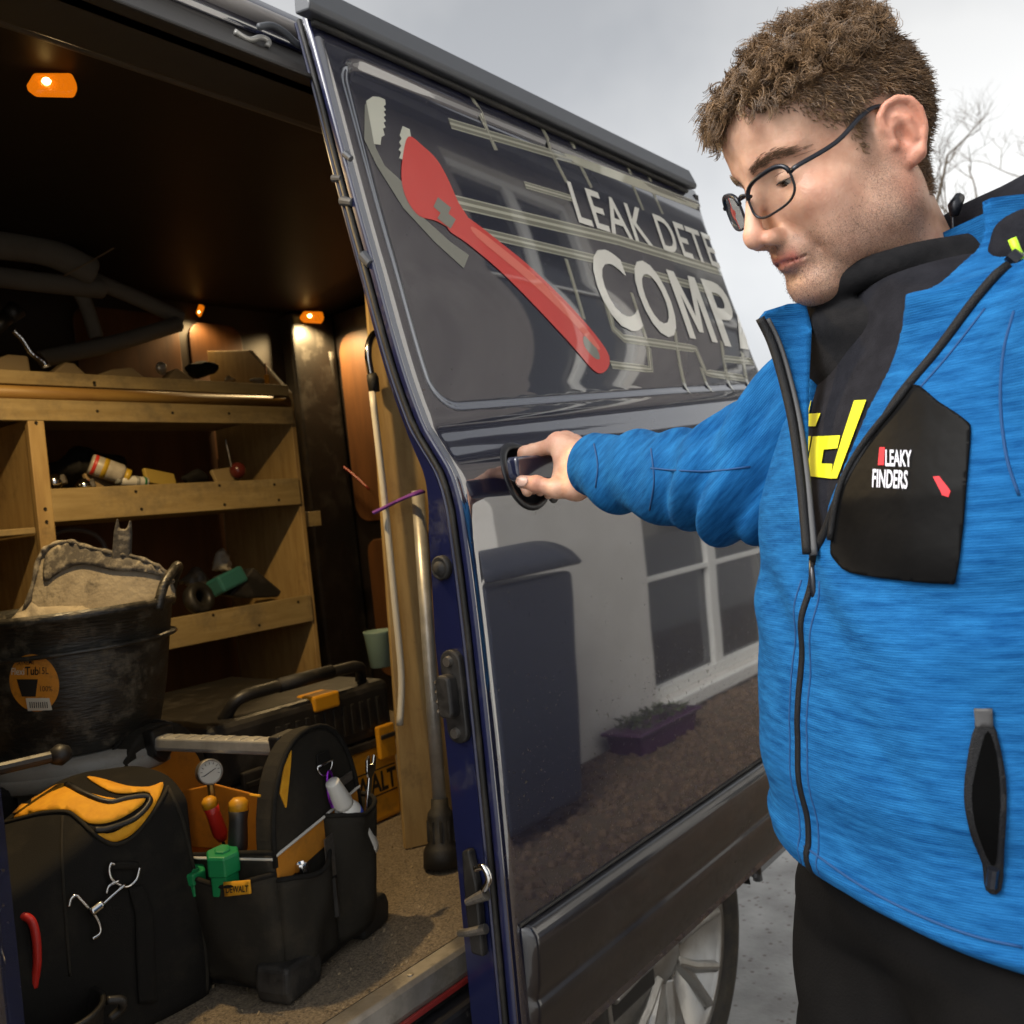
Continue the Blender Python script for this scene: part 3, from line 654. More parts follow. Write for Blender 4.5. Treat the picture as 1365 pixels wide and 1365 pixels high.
for j in range(len(zs)-1):
    for i in range(nx-1):
        if ((X[j, i]+X[j, i+1])/2-HC[0])**2+((ZZ[j, i]+ZZ[j+1, i])/2-HC[2])**2 < (HR+.0005)**2: continue
        k = j*nx+i; fs.append((k, k+1, k+nx+1, k+nx))
door = obj('sliding_door', vs, fs, NAVY, van, smooth=True)
def thk(z): return float(np.interp(z, [.47, 1.1, 1.26, 1.42, 2.1], [.094, .094, .080, .045, .040]))
cs = [(0, 0), (-.002, .002), (-.003, .006), (-.003, .011), (.004, .013), (.007, .018), (.007, .023), (-.001, .027), (-.003, .030), (-.001, .034), (.005, .036)]
e = MB(); zl = np.linspace(DZ0, DZ1, 120)
def edge_pt(u, v):
    z = DZ0+(DZ1-DZ0)*v; i = u*(len(cs)+1); y0 = float(door_y(DX0, z))
    if i < len(cs): a = cs[min(int(round(i)), len(cs)-1)]; return (DX0+a[0], y0+a[1], z)
    if i < len(cs)+.5: return (DX0+.006, y0+thk(z), z)
    return (DX0+.05, y0+thk(z)+.004, z)
e.grid(edge_pt, len(cs)+1, 110).obj('door_edge', NAVYIN, door, auto=50)
MB().grid(lambda u, v: (DX0+.05+(DX1-DX0-.05)*u, float(door_y(DX0, DZ0+(DZ1-DZ0)*v))+thk(DZ0+(DZ1-DZ0)*v)+.004, DZ0+(DZ1-DZ0)*v), 2, 60).obj('inner_panel', NAVYIN, door, smooth=True)
MB().grid(lambda u, v: (DX1, float(door_y(DX0, DZ0+(DZ1-DZ0)*v))+.003+(thk(DZ0+(DZ1-DZ0)*v)+.001)*u, DZ0+(DZ1-DZ0)*v), 1, 60).obj('door_rear_edge', NAVYIN, door)
MB().tube([(DX0-.001, float(door_y(DX0, z))+.021, z) for z in np.linspace(DZ0, DZ1, 60)], .0045, 8).obj('rubber_seal', BLACKRB, door, smooth=True)
cl = [(.001, .690), (-.012, .686), (-.020, .674), (-.0215, .660), (-.017, .605), (-.011, .582), (-.0145, .572), (-.006, .51), (.004, .472), (.03, .455)]
def clad(u, v):
    a = v*(len(cl)-1); i = min(int(a), len(cl)-2); t = a-i; dy = cl[i][0]*(1-t)+cl[i+1][0]*t; z = cl[i][1]*(1-t)+cl[i+1][1]*t
    s = min(1, u*1.2/.02) ** .5; return (.972+(DX1-.972)*(u**1.3), float(prof(z))+dy*s+.003*(1-s), z)
MB().grid(clad, 60, 27).obj('lower_cladding', NAVYDIRT, door, smooth=True)
MB().tube([(.97+.1*i*1.0, float(prof(.692))-.001, .6925) for i in range(13)], .003, 6).obj('cladding_seal', BLACKRB, door)
rl = [(-.026, 2.072), (-.030, 2.082), (-.012, 2.126), (.004, 2.130), (.006, 2.078)]
MB().prism([(float(prof(2.085))+a, b) for a, b in rl], (.925, 0, 0), (0, 1, 0), (0, 0, 1), (DX1-.925-.055, 0, 0)).obj('drip_rail', GREYPL, door, bevel=.003)
MB().tube([(.945+.0615*i, float(prof(2.066))-.006, 2.066) for i in range(21)], .0055, 8).obj('rail_seal', BLACKRB, door, smooth=True)
# handle with its cup
hy = float(door_y(HC[0], HC[2]))
CUP = [(HR+.0080, -.0004), (HR+.0070, -.0026), (HR+.0035, -.0034), (HR-.0015, -.0030), (HR-.004, .003), (HR-.008, .014), (HR-.014, .022), (.018, .028), (.0005, .029)]
def cup_pt(u, v):
    r, dy = CUP[int(round(v*(len(CUP)-1)))]; a = 2*math.pi*u; x, z = HC[0]+r*math.cos(a), HC[2]+r*math.sin(a); k = min(1, r/HR)
    return (x, (float(door_y(x, z)) if r > HR-.002 else float(door_y(HC[0]+HR*math.cos(a), HC[2]+HR*math.sin(a)))*k+(hy+.004)*(1-k))+dy, z)
MB().grid(cup_pt, 48, len(CUP)-1).obj('handle_cup', mat('cup_black', (.008, .008, .011), .35), door, smooth=True)
h0 = doorhit(655, 645); h1 = doorhit(738, 622)
hb = [(0, .017), (.004, .0205), (.05, .022), (.13, .021), (.165, .019), (.165, -.019), (.13, -.019), (.05, -.016), (.008, -.0145), (.001, -.008)]
MB().prism(hb, (1.0135, hy-.036, HC[2]+.0045), (1, 0, .0), (0, 0, 1), (0, -.021, 0)).obj('door_handle', mat('handle_navy', (.010, .013, .04), .3, coat=1., coat_ior=1.8), door, bevel=.006, seg=4, auto=60)
MB().prism([(.115, .016), (.158, .016), (.158, -.016), (.115, -.016)], (1.0135, hy-.04, HC[2]+.0045), (1, 0, 0), (0, 0, 1), (0, .05, 0)).obj('handle_foot', BLACKPL, door, bevel=.004)
MB().lathe([(.011, 0), (.010, -.003), (.004, -.004), (.0, -.0015)], (HC[0]+.055, float(door_y(HC[0]+.055, HC[2]-.036)), HC[2]-.036), (0, 1, 0), 20).obj('key_lock', BLACKPL, door)
# hardware on the leading edge
def edge(px, py, dx=0.): return at(px, py, 'x', DX0 + dx)
p = edge(588, 757); MB().lathe([(.0, -.012), (.009, -.012), (.012, -.006), (.0145, -.010), (.018, -.006), (.018, .006)], (DX0+.004, p[1], p[2]), (1, 0, 0), 24).obj('rubber_buffer', BLACKRB, door, smooth=True)
p = edge(607, 928)
MB().prism(rrect(p[1]-.021, p[1]+.019, p[2]-.068, p[2]+.068, .019), (DX0+.006, 0, 0), (0, 1, 0), (0, 0, 1), (-.012, 0, 0)).obj('lock_plate', BLACKPL, door, bevel=.003)
MB().prism(rrect(p[1]-.012, p[1]+.016, p[2]-.028, p[2]+.034, .01), (DX0-.004, 0, 0), (0, 1, 0), (0, 0, 1), (-.02, 0, 0)).obj('lock_case', BLACKPL, door, bevel=.004)
for dz in (-.02, -.006, .008, .022):
    MB().lathe([(0, -.006), (.004, -.004), (.004, .004), (0, .006)], (DX0-.014, p[1]+.019, p[2]+dz), (1, 0, 0), 10).obj('contact_pin', STEELD, door)
for dz in (-.052, .052): MB().lathe([(.008, 0), (.007, -.006), (.0, -.006)], (DX0-.006, p[1], p[2]+dz), (1, 0, 0), 12).obj('bolt', STEELD, door)
p = edge(638, 1185)
MB().prism([(-.012, -.085), (.012, -.085), (.014, -.02), (.010, .065), (-.006, .07), (-.014, .02)], (DX0+.004, p[1]+.008, p[2]-.01), (0, 1, 0), (0, 0, 1), (-.014, 0, 0)).obj('roller_bracket', BLACKPL, door, bevel=.004)
MB().tube([edge(648, 1192, -.012), edge(622, 1203, -.018)], [.009, .005], 10).obj('roller', STEELD, door)
MB().tube([edge(648, 1238, -.01), edge(624, 1243, -.014), edge(612, 1244, -.014)], [.007, .006, .005], 10).obj('roller', STEELD, door)
MB().tube(spline([edge(634, 1158, -.025), edge(645, 1156, -.025), edge(652, 1172, -.025), edge(645, 1187, -.025)], 6), .005, 8).obj('spring_clip', CHROME, door, smooth=True)
for (a, b, r) in (((444, 238), (455, 238), .006), ((456, 268), (470, 270), .008), ((460, 205), (468, 212), .006), ((484, 340), (494, 352), .009)):
    MB().tube([edge(a[0], a[1], -.004), edge(b[0], b[1], -.002)], [r, r*.8], 10).obj('catch', GREYPL, door)
# printing on the door
def dsurf(off): return lambda x, z: doorpt(x, z, off)
def pxs(off): return lambda px, py: V3(doorhit(px, py, off))
PIPES = [([(625, 122), (648, 168), (662, 200)], 7), ([(716, 157), (756, 243)], 7), ([(753, 171), (789, 250)], 7), ([(831, 208), (858, 280)], 6), ([(858, 220), (884, 285)], 6),
         ([(600, 164), (765, 213), (940, 277)], 13), ([(700, 246), (762, 264)], 9), ([(592, 265), (822, 319), (966, 363)], 18), ([(612, 303), (798, 346)], 14), ([(820, 352), (966, 392)], 12),
         ([(755, 345), (779, 425)], 7), ([(793, 347), (818, 438), (832, 451), (928, 465), (942, 497), (992, 504)], 11), ([(815, 486), (868, 492), (865, 462)], 10),
         ([(842, 390), (862, 452)], 7), ([(900, 440), (920, 524)], 7), ([(935, 490), (950, 522)], 7), ([(966, 478), (1004, 482)], 9), ([(962, 455), (978, 520)], 7), ([(990, 470), (1002, 518)], 7)]
def strip(pts, w, off, m, name, parent):
    P = [np.array(doorhit(*p))[[0, 2]] for p in pts]; Q = resample(P, .02, False); L = []; R_ = []
    for i, q in enumerate(Q):
        d = Q[min(i+1, len(Q)-1)]-Q[max(i-1, 0)]; d = d/np.linalg.norm(d); n = np.array([-d[1], d[0]]); L.append(q+n*w/2); R_.append(q-n*w/2)
    b = MB(); n = len(Q); vv = []
    for a, c in zip(L, R_): vv += [doorpt(min(a[0], DX1-.003), a[1], off), doorpt(min(c[0], DX1-.003), c[1], off)]
    b.add(vv, [(2*i, 2*i+1, 2*i+3, 2*i+2) for i in range(n-1)]); return b.obj(name, m, parent, smooth=True)
def joined(name, pts, w, layers):
    return [strip(pts, w*k, off, m, name, door) for k, off, m in layers]
for i, (pts, w) in enumerate(PIPES):
    a = doorhit(*pts[0]); W = w*float(np.linalg.norm(a-CAM))/FPX*1.08; o = i*.00002
    strip(pts, W, .0003+o, PIPEL, 'pipe_outline', door); strip(pts, W*.80, .0005+o, PIPEM, 'pipe_print', door); strip(pts, W*.22, .0007+o, PIPEL, 'pipe_highlight', door)
GRY1 = mat('jaw_vinyl', (.55, .55, .46), .4, coat=1., coat_ior=1.7); GRY2 = mat('jaw_vinyl_dark', (.20, .20, .165), .4, coat=1., coat_ior=1.8)
def Zq(l): return [(460+a*.3515, 80+b*.3515) for a, b in l]
panel('wrench_shank', Zq([(75, 170), (100, 140), (115, 330), (150, 400), (215, 460), (240, 540), (300, 600), (400, 690), (470, 740), (450, 790), (340, 690), (220, 560), (120, 400), (72, 300)]), pxs(.0009), GRY2, door, 6)
panel('wrench_jaw', Zq([(80, 155), (105, 138), (130, 140), (152, 150), (154, 170), (146, 175), (155, 190), (146, 195), (155, 210), (146, 216), (155, 232), (146, 238), (154, 255), (144, 260), (150, 285), (138, 292), (134, 322), (110, 318), (98, 250)]), pxs(.0011), GRY1, door, 5)
panel('wrench_jaw', Zq([(218, 250), (245, 262), (252, 300), (222, 380), (205, 372), (212, 350), (203, 340), (213, 325), (205, 312), (214, 298), (207, 285)]), pxs(.0011), GRY1, door, 5)
panel('wrench_head', Zq(smoothpoly([(240, 290), (300, 330), (350, 380), (390, 450), (430, 540), (470, 610), (440, 655), (400, 640), (345, 610), (280, 590), (235, 530), (215, 460), (217, 380)], 4)), pxs(.0013), REDV, door, 7)
panel('wrench_handle', Zq(smoothpoly([(400, 575), (470, 600), (600, 700), (720, 800), (880, 960), (985, 1090), (1003, 1150), (978, 1186), (938, 1172), (840, 1060), (620, 830), (470, 700), (390, 640)], 4)), pxs(.0015), REDV, door, 8)
panel('wrench_highlight', Zq(smoothpoly([(500, 640), (700, 800), (870, 965), (960, 1080), (950, 1090), (850, 980), (690, 830), (500, 670)], 4)), pxs(.0018), REDV2, door, 8)
panel('adjusting_nut', Zq([(352, 520), (402, 560), (392, 582), (420, 604), (400, 640), (350, 600), (362, 580), (335, 556)]), pxs(.0019), GRY2, door, 5)
panel('wrench_hole', Zq(smoothpoly([(905, 1048), (935, 1065), (962, 1110), (964, 1135), (940, 1125), (908, 1085)], 4)), pxs(.0018), GRY2, door, 5)
def line(txt, top, base, left, right, clip=None, bold=.004, sp=1.08):
    zt, zb, xl, xr = doorhit(*top)[2], doorhit(*base)[2], doorhit(*left)[0], doorhit(*right)[0]
    xr = min(xr, DX1-.007)
    text_on('lettering', txt, (xl, zb), (1, 0), (0, zt-zb), dsurf(.0018), CREAM, door, bold=bold, spacing=sp, maxlen=.2, fit=xr-xl, clipx=DX1-.004-xl, split=True)
    return xl, xr, zb, zt
line('LEAK DETE', (757, 242), (773, 296), (763, 268), (955, 340), clip=None, bold=.012)
zt, zb = doorhit(811, 337)[2], doorhit(841, 437)[2]
GM = [(0, 0), (0, 1), (.25, 1), (.5, .36), (.75, 1), (1, 1), (1, 0), (.79, 0), (.79, .66), (.58, .12), (.42, .12), (.21, .66), (.21, 0)]
for ch, a, b in (('C', (797, 385), (848, 407)), ('O', (851, 391), (898, 413)), ('M', (902, 400), (944, 421)), ('P', (948, 411), (972, 402))):
    xa, xb = doorhit(*a)[0], doorhit(*b)[0]
    if ch == 'M': panel('letter', [(xa+(xb-xa)*p, zb+(zt-zb)*q) for p, q in GM], dsurf(.0018), CREAM, door, .02)
    else: text_on('lettering', ch, (xa, zb), (1, 0), (0, zt-zb), dsurf(.0018), CREAM, door, bold=.02, maxlen=.2, fit=xb-xa, split=True)
xa = doorhit(974, 430)[0]; text_on('lettering', 'A', (xa, zb), (1, 0), (0, zt-zb), dsurf(.0018), CREAM, door, bold=.02, maxlen=.2, fit=.26, clipx=DX1-.004-xa, split=True)
# ------------------------------------------------------------------ shelving along the far wall
SY = 2.15
shelf = thing('shelving_unit', 'plywood shelving with lipped shelves along the far side of the van', 'shelving', (1.2, 2.3, .61))
def board(name, lo, hi, m=PLYH, bevel=.002): return box(name, lo, hi, m, shelf, bevel)
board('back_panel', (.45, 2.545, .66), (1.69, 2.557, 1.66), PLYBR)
MB().prism([(SY-.0, .615), (2.54, .615), (2.54, 1.90), (2.32, 1.86), (SY-.0, 1.70)], (1.69, 0, 0), (0, 1, 0), (0, 0, 1), (.016, 0, 0)).obj('end_panel', PLY, shelf, bevel=.002)
board('upright', (.935, SY-.012, .66), (.972, SY+.006, 1.622), PLY); board('divider', (.938, SY+.008, .66), (.956, 2.54, 1.61), PLY)
board('shelf', (.45, SY+.012, 1.640), (1.688, 2.544, 1.655)); board('shelf_lip', (.45, SY-.006, 1.690), (1.688, SY+.010, 1.722))
MB().tube([(.45, SY+.006, 1.672), (1.688, SY+.006, 1.672)], .017, 12).obj('edge_dowel', mat('amber_wood', (.34, .20, .05), .5, col2=(.26, .14, .04), vscale=12, stretch=(.6, 5, 5)), shelf, smooth=True)
board('shelf_lip', (.45, SY-.014, 1.605), (1.689, SY+.004, 1.655))
board('shelf', (.974, SY+.01, 1.372), (1.688, 2.542, 1.386)); board('shelf_lip', (.973, SY-.008, 1.368), (1.689, SY+.008, 1.446))
board('shelf', (.974, SY+.01, 1.030), (1.688, 2.542, 1.044)); board('shelf_lip', (.973, SY-.008, 1.022), (1.689, SY+.008, 1.100))
board('shelf', (.45, SY+.0, 1.345), (.933, 2.542, 1.360)); board('shelf', (.45, SY+.0, 1.00), (.933, 2.542, 1.016))
board('shelf', (.974, SY+.01, .72), (1.688, 2.542, .734)); board('batten', (1.71, SY+.02, 1.30), (1.78, SY+.06, 1.345))
SCREW = mat('screw_dark', (.03, .025, .02), .4, .6)
for x, z in ((.953, 1.60), (.953, 1.40), (.953, 1.37), (1.10, 1.70), (1.10, 1.63), (1.30, 1.63), (1.47, 1.632), (1.18, 1.43), (1.19, 1.385), (1.42, 1.435), (1.43, 1.382), (1.60, 1.43), (1.61, 1.385), (1.36, 1.09), (1.5, 1.04), (1.64, 1.085)):
    MB().lathe([(.0042, 0), (.0036, -.0016), (0, -.0008)], (x, SY-.0135 if z > 1.6 or x < .96 else SY-.0082, z), (0, 1, 0), 8).obj('screw', SCREW, shelf)

# things on the shelves
def jumble(name, label, cat, c, r, m, seed, sq=(1, 1, 1), amp=.55, group=None, h=.008):
    """a soft crumpled lump (cloth, bag, scrap)"""
    c = np.array(c, float)
    def f(P):
        return s_ell(P, c, (r*sq[0], r*sq[1], r*sq[2])) + r*amp*(.55*wav(P, 9, 1.5/r, 4.5/r, seed) + .35*np.abs(wav(P, 7, 5/r, 9/r, seed+100))) * (.4+.6*min(sq))
    e = np.array(sq)*r*1.5; v, fc = nets(f, c-e, c+e, h*max(1, r/.06)); return tag(obj(name, v, fc, m, smooth=True), label, cat, group)
def lying(p, q): return V3(p), (V3(q)-V3(p)).normalized()
FOAM = mat('grey_foam', (.16, .14, .11), .85, bump=.3, bscale=80, dust=(.12, .10, .07), dscale=8, dlo=.5, dhi=.8)
FT = [([(-40, 322), (60, 335), (122, 362)], 21, 'thick grey foam pipe sleeve highest on the top shelf'), ([(-30, 366), (70, 378), (135, 385)], 15, 'grey foam pipe sleeve beneath the thickest one'),
      ([(92, 372), (112, 400), (128, 448)], 11, 'short grey foam sleeve slanting down to the shelf'), ([(105, 366), (170, 392), (240, 424)], 13, 'grey foam sleeve sloping down to the right'),
      ([(238, 432), (150, 458), (55, 478)], 13, 'lowest grey foam sleeve lying just above the shelf lip')]
for i, (pp, w, lab) in enumerate(FT):
    y = 2.32 + .03*i - (.05 if i == 4 else 0); P = spline([at(a, b, 'y', y) for a, b in pp], 6); r = w*2.1/FPX
    b = MB().tube(P, r, 16, caps=False); b.tube([P[0], P[-1]][:1]+P[1:], r*.55, 12, caps=False)
    k = len(P); d = V3(P[-1])-V3(P[-2]); MB
    o = thing('foam_sleeve', lab, 'pipe insulation', P[0], 'foam pipe sleeves')
    MB().tube(P, r, 16, caps=False).obj('foam_wall', FOAM, o, smooth=True)
    MB().lathe([(r, 0), (r*.9, .004), (r*.55, .003), (r*.5, -.03), (0, -.03)], P[-1], d, 16).obj('open_end', FOAM, o, smooth=True)
tag(MB().tube(spline([at(a, b, 'y', 2.28) for a, b in ((85, 368), (125, 346), (165, 323), (182, 312), (206, 297))], 5), .0022, 6).obj('string', mat('twine', (.22, .15, .08), .8)), 'thin twine tied up from the foam sleeves', 'string')
OFF = mat('pale_offcut', (.26, .19, .10), .8, bump=.3, bscale=60)
for i, (poly, lab) in enumerate(((((-8, 497), (-6, 478), (12, 472), (38, 474), (42, 497)), 'pale rounded scrap at the left end of the top shelf'), (((66, 500), (88, 482), (100, 484), (118, 501)), 'small pale wedge beside the metal hose'),
                   (((120, 503), (150, 492), (176, 489), (196, 505)), 'long pale wedge in the middle of the top shelf'), (((222, 506), (236, 490), (268, 510)), 'pale pointed scrap by the crumpled foil'))):
    n = len(poly); y = 2.22; A = [at(a, b, 'y', y) for a, b in poly]; B = [a+np.array([0, .05, 0]) for a in A]
    tag(obj('offcut', A+B, [tuple(range(n)), tuple(range(2*n-1, n-1, -1))]+[(k, k+n, (k+1) % n+n, (k+1) % n) for k in range(n)], OFF, bevel=.006, seg=3), lab, 'offcut', 'offcuts on the top shelf')
hp = spline([at(a, b, 'y', 2.21) for a, b in ((18, 440), (30, 452), (42, 470), (58, 482), (62, 490))], 8)
t = thing('metal_hose', 'short braided metal hose hanging over the top shelf lip', 'hose', hp[0])
MB().tube(hp, [.0075+.0012*math.sin(i*2.6) for i in range(len(hp))], 10).obj('braid', CHROME, t, smooth=True)
MB().tube([hp[-3], hp[-1]], .011, 6).obj('hose_nut', STEELD, t)
b0 = at(-8, 440, 'y', 2.2); b1 = at(22, 412, 'y', 2.2); t = thing('torch', 'black torch poking in at the left edge above the shelf', 'torch', b0)
MB().tube([b0, b0+(b1-b0)*.6], .016, 14).obj('grip', BLACKPL, t, smooth=True); MB().tube([b0+(b1-b0)*.6, b1], [.018, .024], 14).obj('torch_head', BLACKPL, t, smooth=True)
FOIL = mat('crumpled_foil', (.45, .43, .40), .35, .6, bump=.5, bscale=60)
jumble('foil_scrap', 'crumpled silvery foil on the top shelf', 'foil', at(214, 492, 'y', 2.24), .018, FOIL, 3, h=.004)
jumble('rag', 'dark rag heaped at the back of the top shelf', 'rag', at(268, 492, 'y', 2.33), .03, BLKF, 4, (1.8, 1, .7))
jumble('wood_scrap', 'light brown scrap at the right of the top shelf', 'scrap', at(306, 508, 'y', 2.22), .016, OFF, 5, (1.4, 1, .7), h=.004)
jumble('rag', 'grey rag next to the slanted end of the top shelf', 'rag', at(345, 508, 'y', 2.24), .018, FOAM, 6, (1.8, 1, .6), h=.004)
sc = at(355, 500, 'y', 2.22); t = thing('screwdriver', 'slim screwdriver standing near the shelf end', 'screwdriver', sc)
MB().tube([sc+np.array([0, 0, -.03]), sc], .007, 8).obj('grip', YELP, t); MB().tube([sc, sc+np.array([.0, 0, .035])], .0025, 6).obj('blade', CHROME, t)
# middle shelf
jumble('black_jacket', 'black cloth bundled on the middle shelf', 'cloth', at(112, 622, 'y', 2.34), .06, BLKF, 9, (1.9, 1, .75))
def can(label, p, q, r, body, band, capm):
    p, ax = lying(p, q); L = (V3(q)-p).length; t = thing('spray_can', label, 'can', p)
    MB().lathe([(r*.9, 0), (r, .004), (r, L*.78), (r*.8, L*.86), (r*.4, L*.88)], p, ax, 20).obj('can_body', body, t, smooth=True)
    MB().lathe([(r*1.02, .006), (r*1.03, L*.14), (r*1.02, L*.15)], p, ax, 20).obj('band', band, t, smooth=True)
    MB().lathe([(r*1.02, L*.3), (r*1.025, L*.31), (r*1.02, L*.42)], p, ax, 20).obj('band', capm, t, smooth=True)
    MB().lathe([(r*.75, L*.86), (r*.75, L), (r*.6, L*1.02), (0, L*1.02)], p, ax, 16).obj('cap', capm, t, smooth=True)
can('white spray can with a red band lying on the middle shelf', at(120, 618, 'y', 2.22), at(172, 636, 'y', 2.19), .026, mat('can_white', (.42, .38, .32), .4, col2=(.3, .27, .22), vscale=40), mat('can_red', (.45, .03, .02), .4), mat('can_yellow', (.42, .27, .02), .4))
can('small white glue tube with green cap on the shelf lip', at(196, 643, 'y', 2.19), at(155, 640, 'y', 2.19), .014, mat('tube_white', (.5, .48, .43), .4), mat('tube_green', (.01, .14, .05), .4), mat('tube_grey', (.2, .2, .18), .4))
for i, (a, b, r, lab) in enumerate(((72, 643, .020, 'larger chrome ball fitting by the shelf upright'), (112, 648, .019, 'smaller chrome ring fitting beside the ball fitting'))):
    p = at(a, b, 'y', 2.19); t = thing('pipe_fitting', lab, 'fitting', p, 'chrome fittings on the middle shelf')
    MB().lathe([(r*.4, -r*1.2), (r*.55, -r*.9), (r*.95, -r*.4), (r, 0), (r*.9, r*.5), (r*.5, r*.9), (r*.4, r)], p, (.7, -.5, .2), 20).obj('bulb_body', CHROME, t, smooth=True)
    MB().lathe([(r*.5, r*.9), (r*.62, r*.95), (r*.62, r*1.35), (r*.45, r*1.35)], p, (.7, -.5, .2), 6).obj('nut', STEELD, t)
for i, (a, b, w, m, lab) in enumerate(((213, 638, .05, mat('yellow_card', (.36, .25, .05), .7), 'yellow pad lying on the middle shelf'), (133, 640, .04, mat('brown_card', (.22, .15, .07), .7), 'brown card packet leaning behind the spray can'), (300, 634, .045, mat('tan_card', (.28, .2, .09), .7), 'tan card packet towards the right of the middle shelf'))):
    p = at(a, b, 'y', 2.24); M = frame(p, (1, .2, .1 if i else -.18), (0, .4, 1)); o = tag(box('packet', (-w, -.022, -.006), (w, .022, .006), m, None, .003, M), lab, 'packet')
jumble('rag', 'dark rag in the middle of the middle shelf', 'rag', at(258, 636, 'y', 2.26), .026, BLKF, 12, (1.9, 1, .7))
p = at(317, 627, 'y', 2.22); t = thing('float_ball', 'dark red ball float on the middle shelf', 'ball', p)
MB().lathe([(0, -.024), (.013, -.021), (.021, -.012), (.024, 0), (.021, .012), (.013, .021), (0, .024)], p, (0, 0, 1), 20).obj('ball', mat('maroon', (.10, .018, .014), .2), t, smooth=True)
MB().tube([p+np.array([-.02, 0, .01]), p+np.array([-.03, 0, .09])], .0025, 6).obj('arm', STEELD, t)
p = at(305, 584, 'y', 2.50); t = thing('switch', 'small white switch on the back of the shelving', 'switch', p)
box('switch_plate', (p[0]-.018, p[1]-.012, p[2]-.008), (p[0]+.018, p[1]+.002, p[2]+.008), mat('white_switch', (.7, .68, .62), .4), t, .003); box('rocker', (p[0]-.006, p[1]-.018, p[2]-.005), (p[0]+.006, p[1]-.011, p[2]+.005), BLACKPL, t, .001)
# lower shelf
TEAL = mat('teal_plastic', (.03, .13, .12), .4)
p = at(302, 774, 'y', 2.24); M = frame(p, (1, .2, .25), (0, .3, 1)); t = thing('teal_case', 'teal plastic case tipped on the lower shelf', 'case', p)
box('case_body', (-.05, -.028, -.03), (.05, .022, .03), TEAL, t, .008, M); box('latch', (-.012, .018, -.034), (.012, .026, -.02), BLACKPL, t, .002, M)
A = [at(a, b, 'y', 2.22) for a, b in ((305, 794), (338, 756), (376, 788), (372, 796), (330, 798))]; B = [a+np.array([.02, .09, 0]) for a in A]
tag(obj('black_wedge', A+B, [(0, 1, 2, 3, 4), (9, 8, 7, 6, 5)]+[(k, k+5, (k+1) % 5+5, (k+1) % 5) for k in range(5)], BLACKPL, bevel=.006), 'black pointed plastic box standing on the lower shelf', 'box')
jumble('plastic_bag', 'crumpled clear plastic bag on the lower shelf', 'bag', at(300, 748, 'y', 2.33), .034, mat('bag_film', (.36, .33, .28), .3, bump=.5, bscale=40), 15, (1.1, .8, 1), h=.005)
jumble('grey_bag', 'grey bag pushed to the back of the lower shelf', 'bag', at(262, 775, 'y', 2.38), .04, mat('grey_film', (.12, .11, .09), .4), 16, (1.2, .8, .8))
ck = at(265, 798, 'y', 2.2); tag(MB().lathe([(.030, -.02), (.042, -.015), (.045, 0), (.042, .015), (.03, .02), (.02, .015), (.018, -.015), (.03, -.02)], ck, (.2, -1, .3), 28).obj('tape_roll', BLACKPL, smooth=True), 'black roll of tape behind the lower shelf lip', 'tape roll')
tag(MB().tube(spline([at(a, b, 'y', 2.25) for a, b in ((58, 745), (70, 715), (95, 706), (125, 712), (140, 730), (130, 745), (100, 722), (75, 735))], 6), .006, 8).obj('hose_coil', mat('grey_hose', (.13, .11, .10), .5), smooth=True), 'grey hose coil on the lower shelf above the tub', 'hose')

# ------------------------------------------------------------------ crate, tub and dustpan
CRATE = mat('pale_plastic', (.30, .285, .25), .5, dust=(.12, .10, .07), dscale=10, dlo=.48, dhi=.75)
tb = dep(105, 987, 1.58); TC = Vector((tb[0], tb[1], tb[2])); tz = TC.z
t = thing('plastic_drum', 'pale plastic drum carrying the black tub', 'drum', (TC.x, TC.y, .61))
MB().lathe([(.14, 0), (.15, .01), (.158, tz-.61-.05), (.168, tz-.61-.045), (.168, tz-.61-.012), (.16, tz-.61-.003), (0, tz-.61-.003)], (TC.x, TC.y, .61), (0, 0, 1), 40).obj('drum_wall', CRATE, t, smooth=True)
MB().lathe([(.1685, 0), (.172, .004), (.172, .02), (.1685, .024)], (TC.x, TC.y, tz-.045), (0, 0, 1), 40).obj('lid_ring', CRATE, t, smooth=True)
TUBM = mat('tub_rubber', (.020, .018, .014), .38, spec=.6, bump=.7, bscale=45, bdist=.002, stretch=(1, 1, 7), dust=(.20, .165, .11), dscale=30, dlo=.50, dhi=.78)
tub = thing('flexible_tub', 'black flexible tub with a round orange label and two handles', 'tub', TC)
TH, TR0, TR1 = .228, .135, .178
MB().lathe([(TR0*.97, .0), (TR0, .008), (TR0+.018, TH*.35), (TR0+.033, TH*.75), (TR1-.002, TH*.965), (TR1+.004, TH*.97), (TR1+.006, TH), (TR1+.002, TH+.008), (TR1-.006, TH+.006), (TR1-.008, TH*.96), (TR0+.025, TH*.7), (TR0+.01, TH*.35), (TR0-.008, .015), (0, .015)], TC, (0, 0, 1), 64).obj('tub_wall', TUBM, tub, smooth=True)
for k in (2,): MB().lathe([(TR0+.018+k*.012, 0), (TR0+.0215+k*.012, .003), (TR0+.0195+k*.012, .007)], TC+Vector((0, 0, TH*(.33+.2*k))), (0, 0, 1), 64).obj('rib', TUBM, tub, smooth=True)
